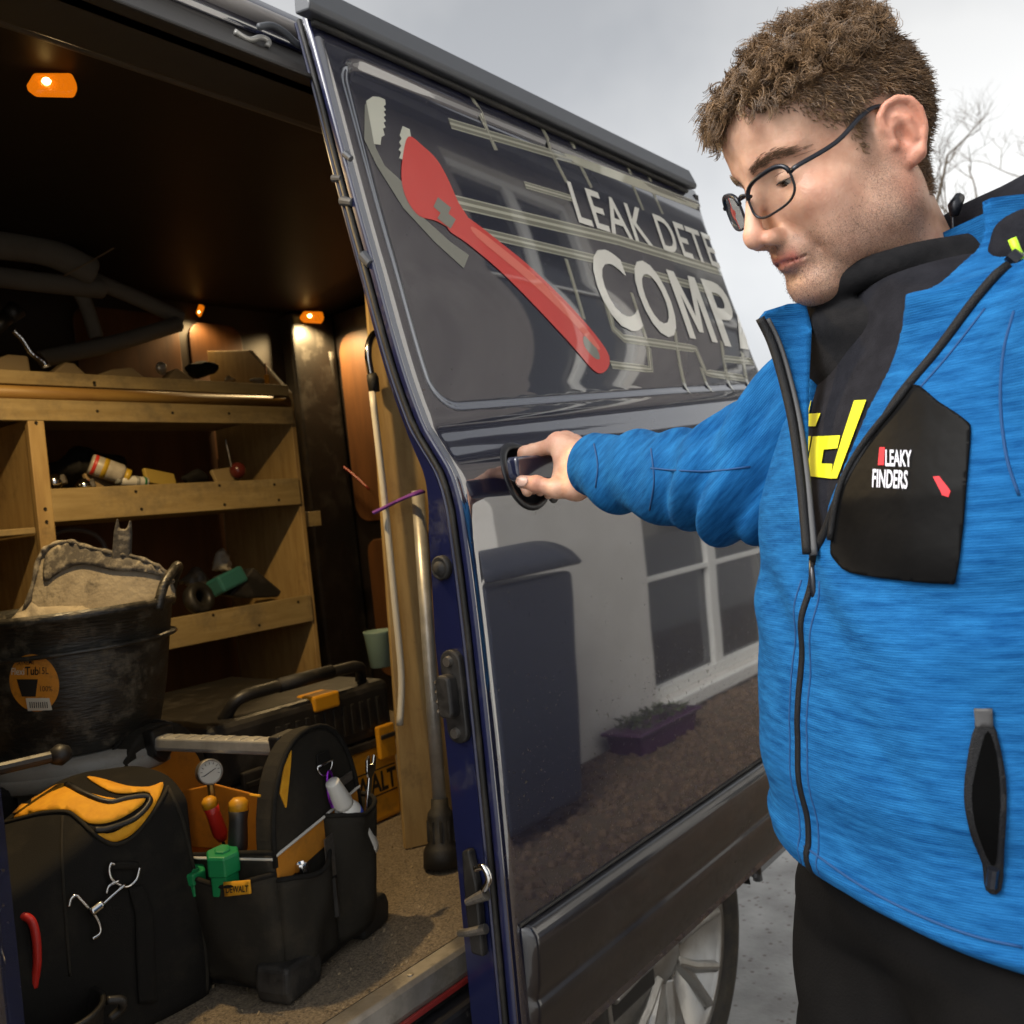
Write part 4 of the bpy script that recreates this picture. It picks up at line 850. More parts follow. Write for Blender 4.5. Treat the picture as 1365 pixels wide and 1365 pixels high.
for ang in (-38, 142):
    a = math.radians(ang); c = TC+Vector((0, 0, TH)); rr = Vector((math.cos(a), math.sin(a), 0)); w = Vector((-math.sin(a), math.cos(a), 0)); R0 = TR1
    hp = [c+rr*R0*math.cos(.42)+w*R0*math.sin(.42)+Vector((0, 0, -.012)), c+rr*(R0*.95+.006)+w*.062+Vector((0, 0, .028)), c+rr*(R0+.012)+w*.03+Vector((0, 0, .052)), c+rr*(R0+.014)+Vector((0, 0, .058)), c+rr*(R0+.012)-w*.03+Vector((0, 0, .052)), c+rr*(R0*.95+.006)-w*.062+Vector((0, 0, .028)), c+rr*R0*math.cos(.42)-w*R0*math.sin(.42)+Vector((0, 0, -.012))]
    MB().tube(spline(hp, 6), [.010]*3+[.0085]*31+[.010]*3, 10).obj('handle', TUBM, tub, smooth=True)
tv = MB().lathe([(TR0, .008), (TR0+.018, TH*.35), (TR0+.033, TH*.75), (TR1, TH*.96)], TC, (0, 0, 1), 96); tbv = bvh_of(tv.v, tv.f)
ts = lambda off: (lambda x, y: on(tbv, x, y, off, 1.5))
cx, cy = 46, 910
ORL = mat('orange_label', (.62, .24, .02), .5, dust=(.2, .1, .03), dscale=60, dlo=.5, dhi=.8)
lab = panel('label', [(cx+33*math.cos(a), cy+38*math.sin(a)+.12*33*math.cos(a)) for a in np.linspace(0, 2*math.pi, 40)[:-1]], ts(.001), ORL, tub, 6)
INK = mat('ink_black', (.012, .01, .008), .6); WHT = mat('label_white', (.6, .56, .46), .6)
text_on('lettering', 'Tub', (34, 899), (1, .0), (0, -10.5), ts(.0018), INK, lab, bold=.02, fit=18)
text_on('lettering', 'Flexi', (16, 899), (1, 0), (0, -9), ts(.0018), WHT, lab, bold=.01, fit=17)
text_on('lettering', '15L', (53, 898), (1, 0), (0, -9), ts(.0018), INK, lab, fit=12)
text_on('lettering', 'XTREME', (24, 886), (1, -.05), (0, -6), ts(.0018), INK, lab, bold=.01, fit=22)
text_on('lettering', '100%', (54, 921), (1, 0), (0, -7), ts(.0018), INK, lab, fit=16)
panel('tub_picture', [(23, 905), (51, 905), (48, 928), (30, 928)], ts(.0018), INK, lab, 6)
panel('barcode_sticker', [(35, 930), (66, 930), (70, 946), (38, 947)], ts(.002), WHT, lab, 6)
for k in range(9): panel('barcode_bar', [(40+k*2.8, 935), (41.2+k*2.8, 935), (42+k*2.8, 943), (40.8+k*2.8, 943)], ts(.0026), INK, lab, 6)
# dusty dustpan standing in the tub
DUSTY = mat('dusty_pan', (.36, .31, .23), .9, col2=(.27, .23, .17), vscale=30, bump=.6, bscale=120, bdist=.003, dust=(.05, .045, .04), dscale=22, dlo=.58, dhi=.72)
DUSTYD = mat('dusty_pan_edge', (.09, .08, .068), .8, bump=.6, bscale=120, dust=(.42, .37, .28), dscale=34, dlo=.47, dhi=.62)
dp = thing('dustpan', 'dustpan caked in pale plaster dust standing in the tub', 'dustpan', TC+Vector((0, 0, .05)))
def pan_pt(px, py, off=0.):
    d = 1.60 + (py-830)*-.0004 + ((px-130)/110)**2*.03 + off; return V3(dep(px, py, d))
outl = [(15, 845), (38, 800), (52, 745), (66, 728), (92, 722), (112, 728), (148, 737), (178, 742), (205, 752), (222, 764), (230, 776), (214, 815)]
panel('pan', smoothpoly(outl, 3), lambda x, y: pan_pt(x, y), DUSTY, dp, 9, .006)
rim = [(15, 845), (38, 800), (52, 745), (66, 728), (92, 722), (112, 728), (148, 737), (178, 742), (205, 752), (222, 764), (230, 776)]
MB().tube([pan_pt(a, b, -.006+.002*math.sin(i*1.9)) for i, (a, b) in enumerate(spline(rim, 6))], [.0042+.0012*math.sin(i*1.3) for i in range(61)], 10).obj('rim', DUSTYD, dp, smooth=True)
panel('dusty_top', smoothpoly([(62, 740), (92, 724), (150, 738), (205, 754), (232, 770), (190, 762), (150, 760), (110, 752), (80, 762), (60, 775)], 3), lambda x, y: pan_pt(x, y, -.006), DUSTYD, dp, 7, .004)
MB().prism([(-.016, 0), (.016, 0), (.0145, .055), (.011, .075), (.007, .058), (-.007, .058), (-.011, .078), (-.0145, .055)], pan_pt(160, 748, -.006), V3(Rc)*1.0+V3(Fw)*.15, V3(Uc)+V3(Rc)*.08-V3(Fw)*.05, V3(Fw)*.012).obj('handle', DUSTYD, dp, bevel=.003)
jumble('plaster_rubble', 'pale plaster rubble heaped in the tub below the dustpan', 'rubble', (TC.x, TC.y, TC.z+.17), .12, DUSTY, 21, (1.0, 1.0, .45))
p = at(80, 1006, 'y', 1.40); t = thing('hammer', 'dark round hammer head lying behind the yellow bag', 'hammer', p)
MB().lathe([(0, -.016), (.011, -.013), (.0165, 0), (.011, .013), (0, .016)], p, (1, 0, 0), 16).obj('head', BLACKPL, t, smooth=True); MB().tube([p, p+np.array([-.1, .02, .0])], .009, 10).obj('shaft', BLACKPL, t)

# ------------------------------------------------------------------ black and yellow holdall
BC = np.array([.545, 1.375, .61])
def bagf(P):
    x, y, z = P[0]-BC[0], P[1]-BC[1], P[2]-BC[2]
    top = .332 - .05*np.clip((.12-x)/.3, 0, 1) + .012*np.sin(x*18) - .035*np.abs(y/.12)**2 
    q = s_box((x*1.0, y*(1+.22*(z-.1)), z), (0, 0, .165), (.186, .125, .170), .018)
    return smax(q, z-top, .015) + .0035*wav(P, 10, 15, 55, 31)
bv, bf = nets(bagf, BC+np.array([-.22, -.16, -.02]), BC+np.array([.22, .18, .37]), .005)
bag = thing('holdall', 'black tool holdall with bright yellow top panels', 'bag', BC)
obj('bag_body', bv, bf, BLKF, bag, smooth=True); bb = bvh_of(bv, bf)
bs = lambda off: (lambda x, y: on(bb, x, y, off))
def Zb(l): return [(a*.2418, 1035+b*.2418) for a, b in l]
panel('yellow_panel', Zb(smoothpoly([(20, 240), (40, 150), (180, 130), (300, 60), (370, 50), (480, 95), (640, 130), (760, 115), (800, 118), (780, 160), (680, 225), (580, 262), (490, 262), (420, 215), (370, 190), (230, 195), (120, 225)], 3)), bs(.002), YEL, bag, 6, .002)
panel('yellow_panel', Zb(smoothpoly([(480, 12), (560, 20), (700, 60), (820, 65), (895, 40), (880, 110), (800, 235), (720, 320), (640, 358), (590, 350), (530, 320), (620, 310), (720, 250), (800, 180), (830, 110), (790, 90), (690, 100), (600, 85)], 3)), bs(.002), YEL, bag, 6, .002)
def seam(name, pts, surf, r, m, parent, n=5, flat=1.):
    P = [surf(*q) for q in spline([np.array(p, float) for p in pts], n)]; P = [p for p in P if p is not None]
    return MB().tube(P, r, 8, flat=flat).obj(name, m, parent, smooth=True)
seam('zip', Zb([(370, 55), (480, 110), (600, 150), (700, 130), (800, 118), (820, 150), (740, 230), (600, 290), (520, 300)]), bs(.003), .0042, BLACKPL, bag)
seam('piping', Zb([(20, 262), (120, 235), (240, 205), (370, 200), (440, 245), (520, 320), (620, 372), (720, 340), (820, 230), (900, 110), (925, 60)]), bs(.001), .003, GRYF, bag)
seam('piping', Zb([(925, 60), (1000, 230), (1070, 520), (1110, 800), (1140, 1050), (1140, 1230)]), bs(.0), .0032, GRYF, bag)
seam('piping', Zb([(345, 220), (340, 420), (350, 640), (370, 900), (385, 1100)]), bs(.0), .0022, GRYF, bag)
MET = lambda l, d: [on(bb, q[0], q[1], .006+(dd-d)) for q in spline([np.array(p) for p in Zb(l)], 6)]
dd = float(np.dot(np.array(bs(.012)(163, 1165))-CAM, Fw)) - .028
ring = thing('snap_hook', 'chrome snap hook clipped to the ring on the yellow topped bag', 'clip', dep(140, 1190, dd))
MB().tube(MET([(620, 482), (598, 480), (590, 520), (610, 570), (680, 605), (735, 570), (757, 500)], dd), .0022, 8).obj('ring', CHROME, ring, smooth=True)
MB().tube(MET([(670, 590), (600, 650), (540, 705)], dd-.004), .0022, 8).obj('gate', CHROME, ring, smooth=True)
MB().tube(MET([(640, 570), (585, 600), (570, 640)], dd-.002), .002, 8).obj('hook', CHROME, ring, smooth=True)
MB().tube(MET([(545, 695), (480, 745)], dd-.004), .0062, 10).obj('swivel', CHROME, ring, smooth=True)
MB().tube(MET([(470, 720), (435, 680), (405, 652), (375, 672), (365, 712)], dd-.003), .0024, 8).obj('loop', CHROME, ring, smooth=True)
MB().tube(MET([(495, 745), (520, 785), (535, 830), (525, 865), (490, 888)], dd-.003), .0024, 8).obj('loop', CHROME, ring, smooth=True)
panel('ring_tab', Zb([(600, 470), (755, 470), (745, 510), (610, 510)]), bs(.004), BLKF, bag, 6, .003)
panel('strap', Zb([(700, 610), (780, 600), (840, 740), (850, 1000), (860, 1240), (760, 1250), (745, 1000), (740, 760)]), bs(.003), BLKF, bag, 7, .003)
REDP = mat('red_plastic', (.50, .022, .015), .35)
rd = 1.16
t = thing('hacksaw', 'red curved saw handle by the blue pillar', 'saw', dep(40, 1300, rd))
MB().tube([V3(dep(*q, rd)) for q in spline([np.array(p) for p in Zb([(60, 770), (120, 765), (175, 800), (200, 900), (205, 1020), (195, 1100), (190, 1160)])], 6)], .0055, 10).obj('handle', REDP, t, smooth=True)
MB().tube([V3(dep(*q, rd)) for q in Zb([(60, 770), (20, 800)])], .0055, 8).obj('frame', REDP, t)
cp = np.array([.565, 1.165, .61]); t = thing('black_pot', 'small black round pot at the near edge of the load floor', 'pot', cp)
cp = at(70, 1352, 'z', .70); cp[2] = .61
MB().lathe([(.045, 0), (.05, .003), (.060, .085), (.063, .087), (.063, .093), (.057, .093), (.052, .06), (.044, .006), (0, .006)], cp, (0, 0, 1), 40).obj('pot_wall', BLACKPL, t, smooth=True)
MB().tube(spline([cp+np.array(q) for q in ((.056, -.03, .088), (.072, -.036, .082), (.074, -.03, .068), (.06, -.024, .06))], 5), .006, 8).obj('lug', BLACKPL, t, smooth=True)
jumble('dark_fleece', 'dark brown cloth piled behind the yellow topped bag', 'cloth', (.50, 1.56, .90), .13, BLKF, 41, (1.1, .6, .75))

# ------------------------------------------------------------------ open tool tote
TO = Vector((.775, 1.13, .611)); TU = Vector((.965, .262, 0)).normalized(); TV = Vector((-TU.y, TU.x, 0)); TZ = Vector((0, 0, 1))
tote = thing('tool_tote', 'charcoal open tool tote with arched ends and a metal carry bar', 'tool bag', TO)
W_, L_ = .225, .345
def tl(u, v, z): return TO + TU*u + TV*v + TZ*z
def arch(w, zb, zs, zt, n=18, p=2.3):
    out = [(0, zb), (w, zb)]
    for k in range(n+1):
        a = math.pi*k/n; c, s = math.cos(a), math.sin(a); out.append((w/2+w/2*abs(c)**(2/p)*(1 if c > 0 else -1), zs+(zt-zs)*abs(s)**(2/p)))
    return out
ORG = mat('orange_fabric', (.55, .21, .012), .8, bump=.4, bscale=500, bdist=.0007, dust=(.16, .08, .02), dscale=14, dlo=.5, dhi=.8)
for k, v in enumerate((0., L_-.035)):
    e = MB().prism(arch(W_, .02, .19, .364 if k == 0 else .372), tl(0, v, 0), TU, TZ, TV*.035).obj('end_panel', GRYF, tote, bevel=.007, seg=3)
    yo = v+.0352 if k == 0 else v-.0022
    MB().prism(arch(W_-.03, .02, .19, .342), tl(.015, yo, 0), TU, TZ, TV*.002).obj('inner_lining', ORG, e)
    pl = [tl(a*1.0, v-.001 if k == 0 else v+.036, b) for a, b in arch(W_, .02, .19, .364 if k == 0 else .372)[2:]]
    MB().tube(pl, .0042, 8).obj('piping', BLKF, e, smooth=True)
def wall(u0, v0, u1, v1, h, bul, name='pocket_wall', m=GRYF, zb=.02, wob=.006, seed=0):
    a, b = tl(u0, v0, 0), tl(u1, v1, 0); d = (b-a); n = Vector((d.y, -d.x, 0)).normalized()
    def f(s, t):
        z = zb+(h-zb)*t; q = a+d*s; bl = bul*math.sin(math.pi*s)**.6*(.55+.45*t)*(1-.25*(1-t)**3) + wob*math.sin(s*9+seed)*math.sin(t*5+seed*2)*math.sin(math.pi*s)
        return q+n*bl+TZ*(z+(.006*math.cos(s*math.pi*2) if t > .98 else 0))
    o = MB().grid(f, 22, 16).obj(name, m, tote, smooth=True); s = o.modifiers.new('solid', 'SOLIDIFY'); s.thickness = .006; s.offset = 0
    MB().tube([f(i/22, 1.0) for i in range(23)], .0042, 8).obj('binding', BLKF, o, smooth=True)
    return o, f
# near end: orange band, white piping, two pockets; left long side: pockets
MB().prism([(0.002, .16), (W_-.002, .19), (W_-.002, .235), (.002, .205)], tl(0, -.0022, 0), TU, TZ, TV*.004).obj('orange_band', ORG, tote, bevel=.001)
MB().tube([tl(.0, -.004, .207), tl(W_*.5, -.004, .220), tl(W_, -.004, .237)], .0023, 6).obj('white_piping', mat('white_piping', (.62, .6, .54), .6), tote)
MB().tube([tl(-.003, .0, .203), tl(-.003, L_*.4, .197), tl(-.003, L_, .20)], .0023, 6).obj('white_piping', MATS['white_piping'], tote)
for v0, v1 in ((0, L_*.5), (L_*.5, L_)): wall(0, v1, 0, v0, .175, .03, seed=v0*9+1)
wall(.0, 0, W_*.55, 0, .165, .030, seed=2); wall(W_*.55, 0.0, W_+.012, .0, .215, .050, seed=3); wall(W_, 0, W_, L_, .20, .02, seed=4)
wall(0, 0, 0, L_, .205, -.001, 'side_wall', seed=5); wall(W_-.006, L_, W_-.006, 0, .205, -.001, 'side_wall', ORG, seed=6)
for (a, b) in ((.0, .0), (W_*.86, .0), (.0, L_-.05), (W_*.86, L_-.05)):
    MB().prism([(-.022, 0), (W_*.24, 0), (W_*.24+.006, .03), (W_*.24, .05), (-.024, .055), (-.028, .02)], tl(a, b-.022, 0), TU, TZ, TV*.06).obj('corner_foot', BLACKRB, tote, bevel=.008, seg=3)
MB().prism([(0, .004), (W_, .004), (W_, .03), (0, .03)], tl(0, 0, 0), TU, TZ, TV*L_).obj('base', BLACKRB, tote, bevel=.004)
hb = tl(W_*.45, .03, .338); he = tl(W_*.42, L_-.02, .346); hd = (he-hb)
MB().prism([(-.015, -.011), (.015, -.011), (.017, -.004), (.015, .011), (-.015, .011), (-.017, -.004)], hb, TU, TZ, hd).obj('carry_bar', ALU, tote, bevel=.003)
for k in range(9):
    q = hb+hd*(.12+.09*k); MB().prism([(-.013, 0), (.013, 0), (.011, .0018), (-.011, .0018)], q+TZ*.0105, TU, TZ, hd*.05).obj('grip_ridge', ALU, tote, bevel=.0008)
for k, v in enumerate((.03, L_-.055)): MB().prism([(-.026, .03), (.026, .03), (.022, -.012), (0, -.03), (-.022, -.012)], tl(W_*.44, v, .331+.008*k), TU, TZ, TV*.022).obj('bar_bracket', BLACKPL, tote, bevel=.004)
MB().prism([(.026, .29), (.042, .326), (.062, .345), (.056, .322), (.036, .265)], tl(0, -.003, 0), TU, TZ, TV*.004).obj('yellow_flash', YEL, tote, bevel=.001)
MB().tube([tl(-.004, .01, .296), tl(-.004, .028, .297)], .002, 6).obj('yellow_tag', YEL, tote)
rc = tl(W_*.60, -.006, .302)
MB().tube([rc+TU*(.020*math.cos(a))+TZ*(.018*math.sin(a)) for a in np.linspace(math.pi*1.0, math.pi*2.0, 14)]+[rc+TU*.02, rc-TU*.02], .0018, 6).obj('ring', CHROME, tote, smooth=True)
MB().prism([(-.018, -.004), (.018, -.004), (.016, .018), (-.016, .018)], rc+TZ*.0, TU, TZ, TV*.004).obj('ring_tab', BLKF, tote, bevel=.001)
MB().prism([(0, 0), (.05, .004), (.05, .018), (0, .014)], tl(W_*.70, -.005, .250), TU, TZ, TV*.004).obj('metal_clip', STEELD, tote, bevel=.001)
cb = rc-TZ*.016-TV*.006
t = thing('carabiner', 'purple carabiner hanging on the ring of the tool tote', 'carabiner', cb)
PUR2 = mat('purple_metal', (.25, .03, .45), .25, .8)
MB().tube([cb+TU*(.008*math.cos(a))+TZ*(-.022+.026*math.sin(a)) for a in np.linspace(0, 2*math.pi, 24)], .0026, 8).obj('loop', PUR2, t, smooth=True)
MB().tube([cb+TU*.007-TZ*.008, cb+TU*.007-TZ*.038], .0022, 8).obj('gate', CHROME, t)
MB().tube([cb-TZ*.046, cb-TZ*.054], .004, 8).obj('key_ring', PUR2, t)
# its label
lw = at(317, 1184, 'y', 1.12)
def tote_left(px, py, off):            # point on the bulged left pocket wall
    d = ray(px, py); n = np.array(-TU); o = np.array(tl(-.028-off, 0, 0)); return V3(CAM+d*(((o-CAM)@n)/(d@n)))
lp = panel('brand_patch', [(298, 1176), (333, 1173), (335, 1191), (300, 1195)], lambda x, y: tote_left(x, y, .004), YEL, tote, 6, .002)
text_on('lettering', 'DEWALT', (301, 1190.5), (1, -.06), (0, -8.5), lambda x, y: tote_left(x, y, .0062), INK, lp, bold=.02, fit=30)
# contents
GRN = mat('green_plastic', (.01, .22, .07), .4)
def hexcap(label, p, r, h):
    t = thing('hex_cap', label, 'cap', p, 'green caps in the tote'); MB().lathe([(r*.86, 0), (r*.86, h*.5), (r, h*.52), (r, h*.93), (r*.93, h), (0, h)], p, (-.05, -.1, 1), 6).obj('cap_body', GRN, t, bevel=.002)
    MB().lathe([(r*.5, h), (r*.45, h*1.05), (0, h*1.05)], p, (-.05, -.1, 1), 6).obj('cap_top', GRN, t, bevel=.001)
hexcap('larger green hexagonal cap in the tote side pocket', tl(-.012, .085, .155), .026, .062); hexcap('smaller green hexagonal cap behind the larger one', tl(-.014, .145, .15), .021, .036)
bp = tl(W_*.74, -.024, .200); ax = Vector((-.28, -.1, 1)).normalized(); t = thing('glue_bottle', 'white glue bottle with blue collar in the tote end pocket', 'bottle', bp)
ax = (TZ*1.0-TU*.55).normalized(); WPL = mat('white_plastic', (.68, .67, .62), .4)
MB().lathe([(.020, -.07), (.022, -.06), (.022, .022), (.015, .036)], bp, ax, 18).obj('bottle_body', WPL, t, smooth=True)
MB().lathe([(.0226, .004), (.0229, .006), (.0226, .018)], bp, ax, 18).obj('collar', mat('blue_print', (.03, .06, .4), .4), t, smooth=True)
MB().lathe([(.0155, .034), (.016, .042), (.0115, .085), (.011, .087), (0, .088)], bp, ax, 16).obj('cap', WPL, t, smooth=True)
sp = tl(W_*.97, -.02, .19); sx = (TZ-(-TU)*.35).normalized(); t = thing('spanner', 'chrome open ended spanner in the tote end pocket', 'spanner', sp)
MB().prism([(-.007, -.1), (.007, -.1), (.0055, .062), (.014, .076), (.013, .096), (.005, .099), (.004, .084), (-.004, .082), (-.009, .097), (-.016, .088), (-.013, .07), (-.0055, .06)], sp, TU*.9+TZ*-.3, sx, TV*.005).obj('spanner_body', CHROME, t, bevel=.001)
so_ = tl(.045, -.012, .168); t = thing('socket', 'small chrome socket standing in the tote front pocket', 'socket', so_); MB().lathe([(.010, -.02), (.010, .01), (.008, .012), (.006, .006), (0, .006)], so_, (0, 0, 1), 12).obj('socket_body', CHROME, t, bevel=.001)
pk = tl(W_*.50, -.014, .16); t = thing('putty_knife', 'dull metal putty knife in the tote front pocket', 'knife', pk); MB().prism([(-.01, -.03), (.012, -.03), (.013, .035), (-.009, .032)], pk, TU, TZ, TV*.002).obj('blade', STEELD, t); MB().tube([pk-TZ*.09, pk-TZ*.03], .007, 8).obj('grip', BLACKPL, t)
def driver(label, p, axv, m1, m2, l=.06, r=.012):
    axv = V3(axv).normalized(); t = thing('screwdriver', label, 'screwdriver', p); MB().lathe([(r*.6, -l), (r, -l*.8), (r*.9, -l*.2), (r, 0)], p, axv, 12).obj('grip', m1, t, smooth=True); MB().lathe([(r, 0), (r*.98, l*.18), (r*.6, l*.26), (0, l*.27)], p, axv, 12).obj('cap', m2, t, smooth=True); MB().tube([V3(p)-axv*(l+.08), V3(p)-axv*l], .003, 8).obj('blade', CHROME, t)
q = tl(.035, .10, .275); driver('red handled screwdriver with yellow end in the tote', dep(281, 1075, 1.42), (-.25, 0, 1), REDP, YELP)
driver('black handled screwdriver with yellow end in the tote', dep(318, 1080, 1.36), (.15, 0, 1), BLACKPL, YELP, .07, .015)
gp = dep(279, 1029, 1.44); t = thing('pressure_gauge', 'round white dial pressure gauge standing in the tote', 'gauge', gp); gx = Vector((-.25, -.95, .18)).normalized()
MB().lathe([(.0, .014), (.017, .014), (.0205, .008), (.0205, -.006), (.0185, -.009), (.0175, -.004)], gp, -gx*-1 if False else gx*-1, 32).obj('gauge_case', STEELD, t, smooth=True)
gM = frame(gp, gx.cross(Vector((0, 0, 1))), (0, 0, 1))
MB().lathe([(.0178, 0), (0, .0003)], V3(gp)+gx*.004, gx, 32).obj('dial', mat('dial_white', (.55, .53, .46), .5), t)
e1 = gx.cross(Vector((0, 0, 1))).normalized()*-1; e2 = Vector((0, 0, 1))
for k in range(11):
    a = math.radians(225-27*k); u = e1*math.cos(a)+e2*math.sin(a); w = e1*-math.sin(a)+e2*math.cos(a); c = V3(gp)+gx*.0052
    MB().add([c+u*.012-w*.0004, c+u*.0155-w*.0004, c+u*.0155+w*.0004, c+u*.012+w*.0004], [(0, 1, 2, 3)]).obj('tick', INK, t)
u = (e1*.9+e2*.38).normalized(); w = u.cross(gx); c = V3(gp)+gx*.006
MB().add([c-u*.012-w*.0007, c+u*.01-w*.0004, c+u*.01+w*.0004, c-u*.012+w*.0007], [(0, 1, 2, 3)]).obj('needle', INK, t)
MB().tube([V3(gp)-TZ*.02, V3(gp)-TZ*.09], .006, 8).obj('stem', mat('brass', (.5, .33, .1), .35, .9), t)
MB().prism([(0, .15), (.29, .15), (.29, .245), (.20, .262), (.08, .24), (0, .25)], tl(W_*.62, .03, 0), TV, TZ, TU*.004).obj('inner_divider', ORG, tote, bevel=.002)

# ------------------------------------------------------------------ yellow tool case behind
CY = 1.56
case = thing('tool_case', 'yellow tool case with a black ribbed lid behind the tote', 'tool case', (1.17, CY+.12, .61))
box('case_base', (.94, CY, .612), (1.43, CY+.26, .785), YELP, case, .012, seg=3)
box('case_lid', (.945, CY-.006, .80), (1.425, CY+.26, .93), BLACKPL, case, .02, seg=3)
box('waist_band', (.935, CY-.010, .784), (1.435, CY+.265, .803), BLACKPL, case, .004)
for k in range(12): box('lid_rib', (1.10+.025*k, CY-.0095, .83), (1.112+.025*k, CY-.004, .895), BLACKPL, case, .002)
for x in (1.03, 1.22, 1.385):
    l = box('latch', (x-.025, CY-.022, .755), (x+.025, CY-.008, .83), YELP if x > 1.1 else BLACKPL, case, .004); box('latch_pin', (x-.02, CY-.026, .80), (x+.02, CY-.019, .81), BLACKPL, l, .002)
MB().tube(spline([(1.02, CY+.05, .925), (1.04, CY+.02, .965), (1.12, CY+.01, .972), (1.28, CY+.01, .972), (1.36, CY+.02, .965), (1.385, CY+.05, .925)], 6), .013, 10).obj('carry_handle', BLACKPL, case, smooth=True)
MB().tube([(1.13, CY+.008, .9735), (1.27, CY+.008, .9735)], .0155, 12).obj('handle_grip', BLACKRB, case, smooth=True)
box('yellow_insert', (1.20, CY-.012, .90), (1.27, CY+.05, .934), YELP, case, .005)
nb = box('name_plate', (1.235, CY-.0022, .672), (1.43-.012, CY+.003, .735), YELP, case, .001)
for z_ in (.674, .731): box('plate_line', (1.236, CY-.0034, z_), (1.416, CY-.002, z_+.003), INK, nb, 0)
text_on('lettering', 'DEWALT', (1.24, .683), (1, 0), (0, .042), lambda x, z: Vector((x, CY-.0035, z)), INK, nb, bold=.03, fit=.176)
box('name_plate', (.955, CY-.0022, .672), (1.21, CY+.003, .735), YELP, case, .001)
c0 = at(509, 890, 'y', CY+.12); c0[2] = .932
t = thing('beaker', 'pale teal beaker on the tool case next to the board', 'beaker', c0)
MB().lathe([(.026, 0), (.028, .002), (.036, .085), (.038, .09), (.034, .09), (.026, .008), (0, .008)], c0, (0, 0, 1), 24).obj('beaker_wall', mat('pale_teal', (.16, .24, .21), .5), t, smooth=True)
MB().tube(spline([c0+np.array(q) for q in ((.034, 0, .08), (.055, 0, .07), (.05, 0, .03), (.03, 0, .025))], 5), .004, 8).obj('ear', MATS['pale_teal'], t, smooth=True)
# more kit in the dark
t = thing('black_crate', 'black crate in the dark under the lower shelf', 'crate', (1.15, 2.0, .61))
box('crate_body', (.93, 1.86, .612), (1.38, 2.12, .90), BLACKPL, t, .015)
box('crate_rim', (.92, 1.85, .90), (1.39, 2.13, .92), BLACKPL, t, .005)

# ------------------------------------------------------------------ board, poles and strap by the door
BY = 1.385
bd = MB(); pb = [at(540, 1130, 'y', BY), at(700, 1080, 'y', BY), at(600, 330, 'y', BY), at(498, 356, 'y', BY), at(484, 368, 'y', BY), at(481, 385, 'y', BY)]
pb[0][2] = pb[1][2] = .612; pb[1][0] = pb[0][0]+.19; pb[2][0] = pb[3][0]+.16; pb[2][2] = pb[3][2]
_c, _s = math.cos(math.radians(-32)), math.sin(math.radians(-32)); _x0, _y0 = pb[0][0], pb[0][1]
pb = [np.array([_x0+(p[0]-_x0)*_c-(p[1]-_y0)*_s, _y0+(p[0]-_x0)*_s+(p[1]-_y0)*_c, p[2]]) for p in pb]
A = [V3(p) for p in pb]; B = [p+Vector((.009, .015, 0)) for p in A]; n = len(A)
tag(obj('plywood_board', A+B, [tuple(range(n)), tuple(range(2*n-1, n-1, -1))]+[(k, k+n, (k+1) % n+n, (k+1) % n) for k in range(n)], PLY, bevel=.002), 'tall plywood board standing upright inside the door', 'board')
WPO = mat('white_pole', (.55, .52, .45), .4, dust=(.25, .2, .13), dscale=12, dlo=.55, dhi=.8)
py_ = BY-.035
t = thing('white_pole', 'white lance pole with a bent chrome end against the board', 'pole', at(533, 966, 'y', py_))
MB().tube(spline([at(a, b, 'y', py_) for a, b in ((496, 522), (512, 660), (526, 800), (535, 900), (533, 967))], 6), .0072, 12).obj('shaft', WPO, t, smooth=True)
MB().tube([at(499, 522, 'y', py_), at(497, 505, 'y', py_), at(495, 498, 'y', py_)], [.0115, .0125, .010], 12).obj('collar', BLACKRB, t, smooth=True)
MB().tube(spline([at(a, b, 'y', py_) for a, b in ((495, 500), (491, 475), (493, 456), (501, 443), (514, 436))], 6), .0078, 12).obj('bent_end', CHROME, t, smooth=True)
t = thing('aluminium_pole', 'aluminium prop pole with a black rubber foot beside the door', 'pole', at(590, 1165, 'z', .61))
q0 = at(557, 655, 'y', 1.30); q1 = at(586, 1068, 'y', 1.255)
MB().tube([q0, q0+(q1-q0)*.5, q1], .0135, 16).obj('shaft', ALU, t, smooth=True)
q2 = at(590, 1155, 'z', .614); dn = q2-q1
MB().lathe([(.0165, -.005), (.0175, .012), (.024, .02), (.026, .03), (.026, float(np.linalg.norm(dn))*.62), (.033, float(np.linalg.norm(dn))*.70), (.036, float(np.linalg.norm(dn))*.78), (.037, float(np.linalg.norm(dn))), (0, float(np.linalg.norm(dn)))], q1, dn, 24).obj('rubber_foot', BLACKRB, t, smooth=True)
for k in range(10):
    a = 2*math.pi*k/10; u = V3(dn).normalized(); e = u.orthogonal().normalized(); f = u.cross(e); o = V3(q1)+(e*math.cos(a)+f*math.sin(a))*.0255
    MB().tube([o+u*.035, o+u*float(np.linalg.norm(dn))*.6], .0032, 6).obj('foot_rib', BLACKRB, t)
tag(MB().tube(spline([at(497, 684, 'y', py_-.0), at(512, 677, 'y', py_-.012), at(530, 668, 'y', py_-.014), at(548, 660, 'y', 1.27), at(563, 655, 'y', 1.275)], 5), .0075, 8, flat=.5).obj('strap', mat('purple_web', (.16, .04, .30), .8), smooth=True), 'purple strap tying the poles to the plywood board', 'strap')
p = at(511, 435, 'y', py_+.012); t = thing('bracket', 'black bracket holding the bent pole end to the board', 'bracket', p)
MB().prism([(-.02, .012), (.02, .02), (.05, -.01), (.045, -.05), (.03, -.055), (.02, -.02), (-.012, -.01)], p, (1, 0, 0), (0, 0, 1), (0, .02, 0)).obj('bracket_plate', BLACKPL, t, bevel=.004)
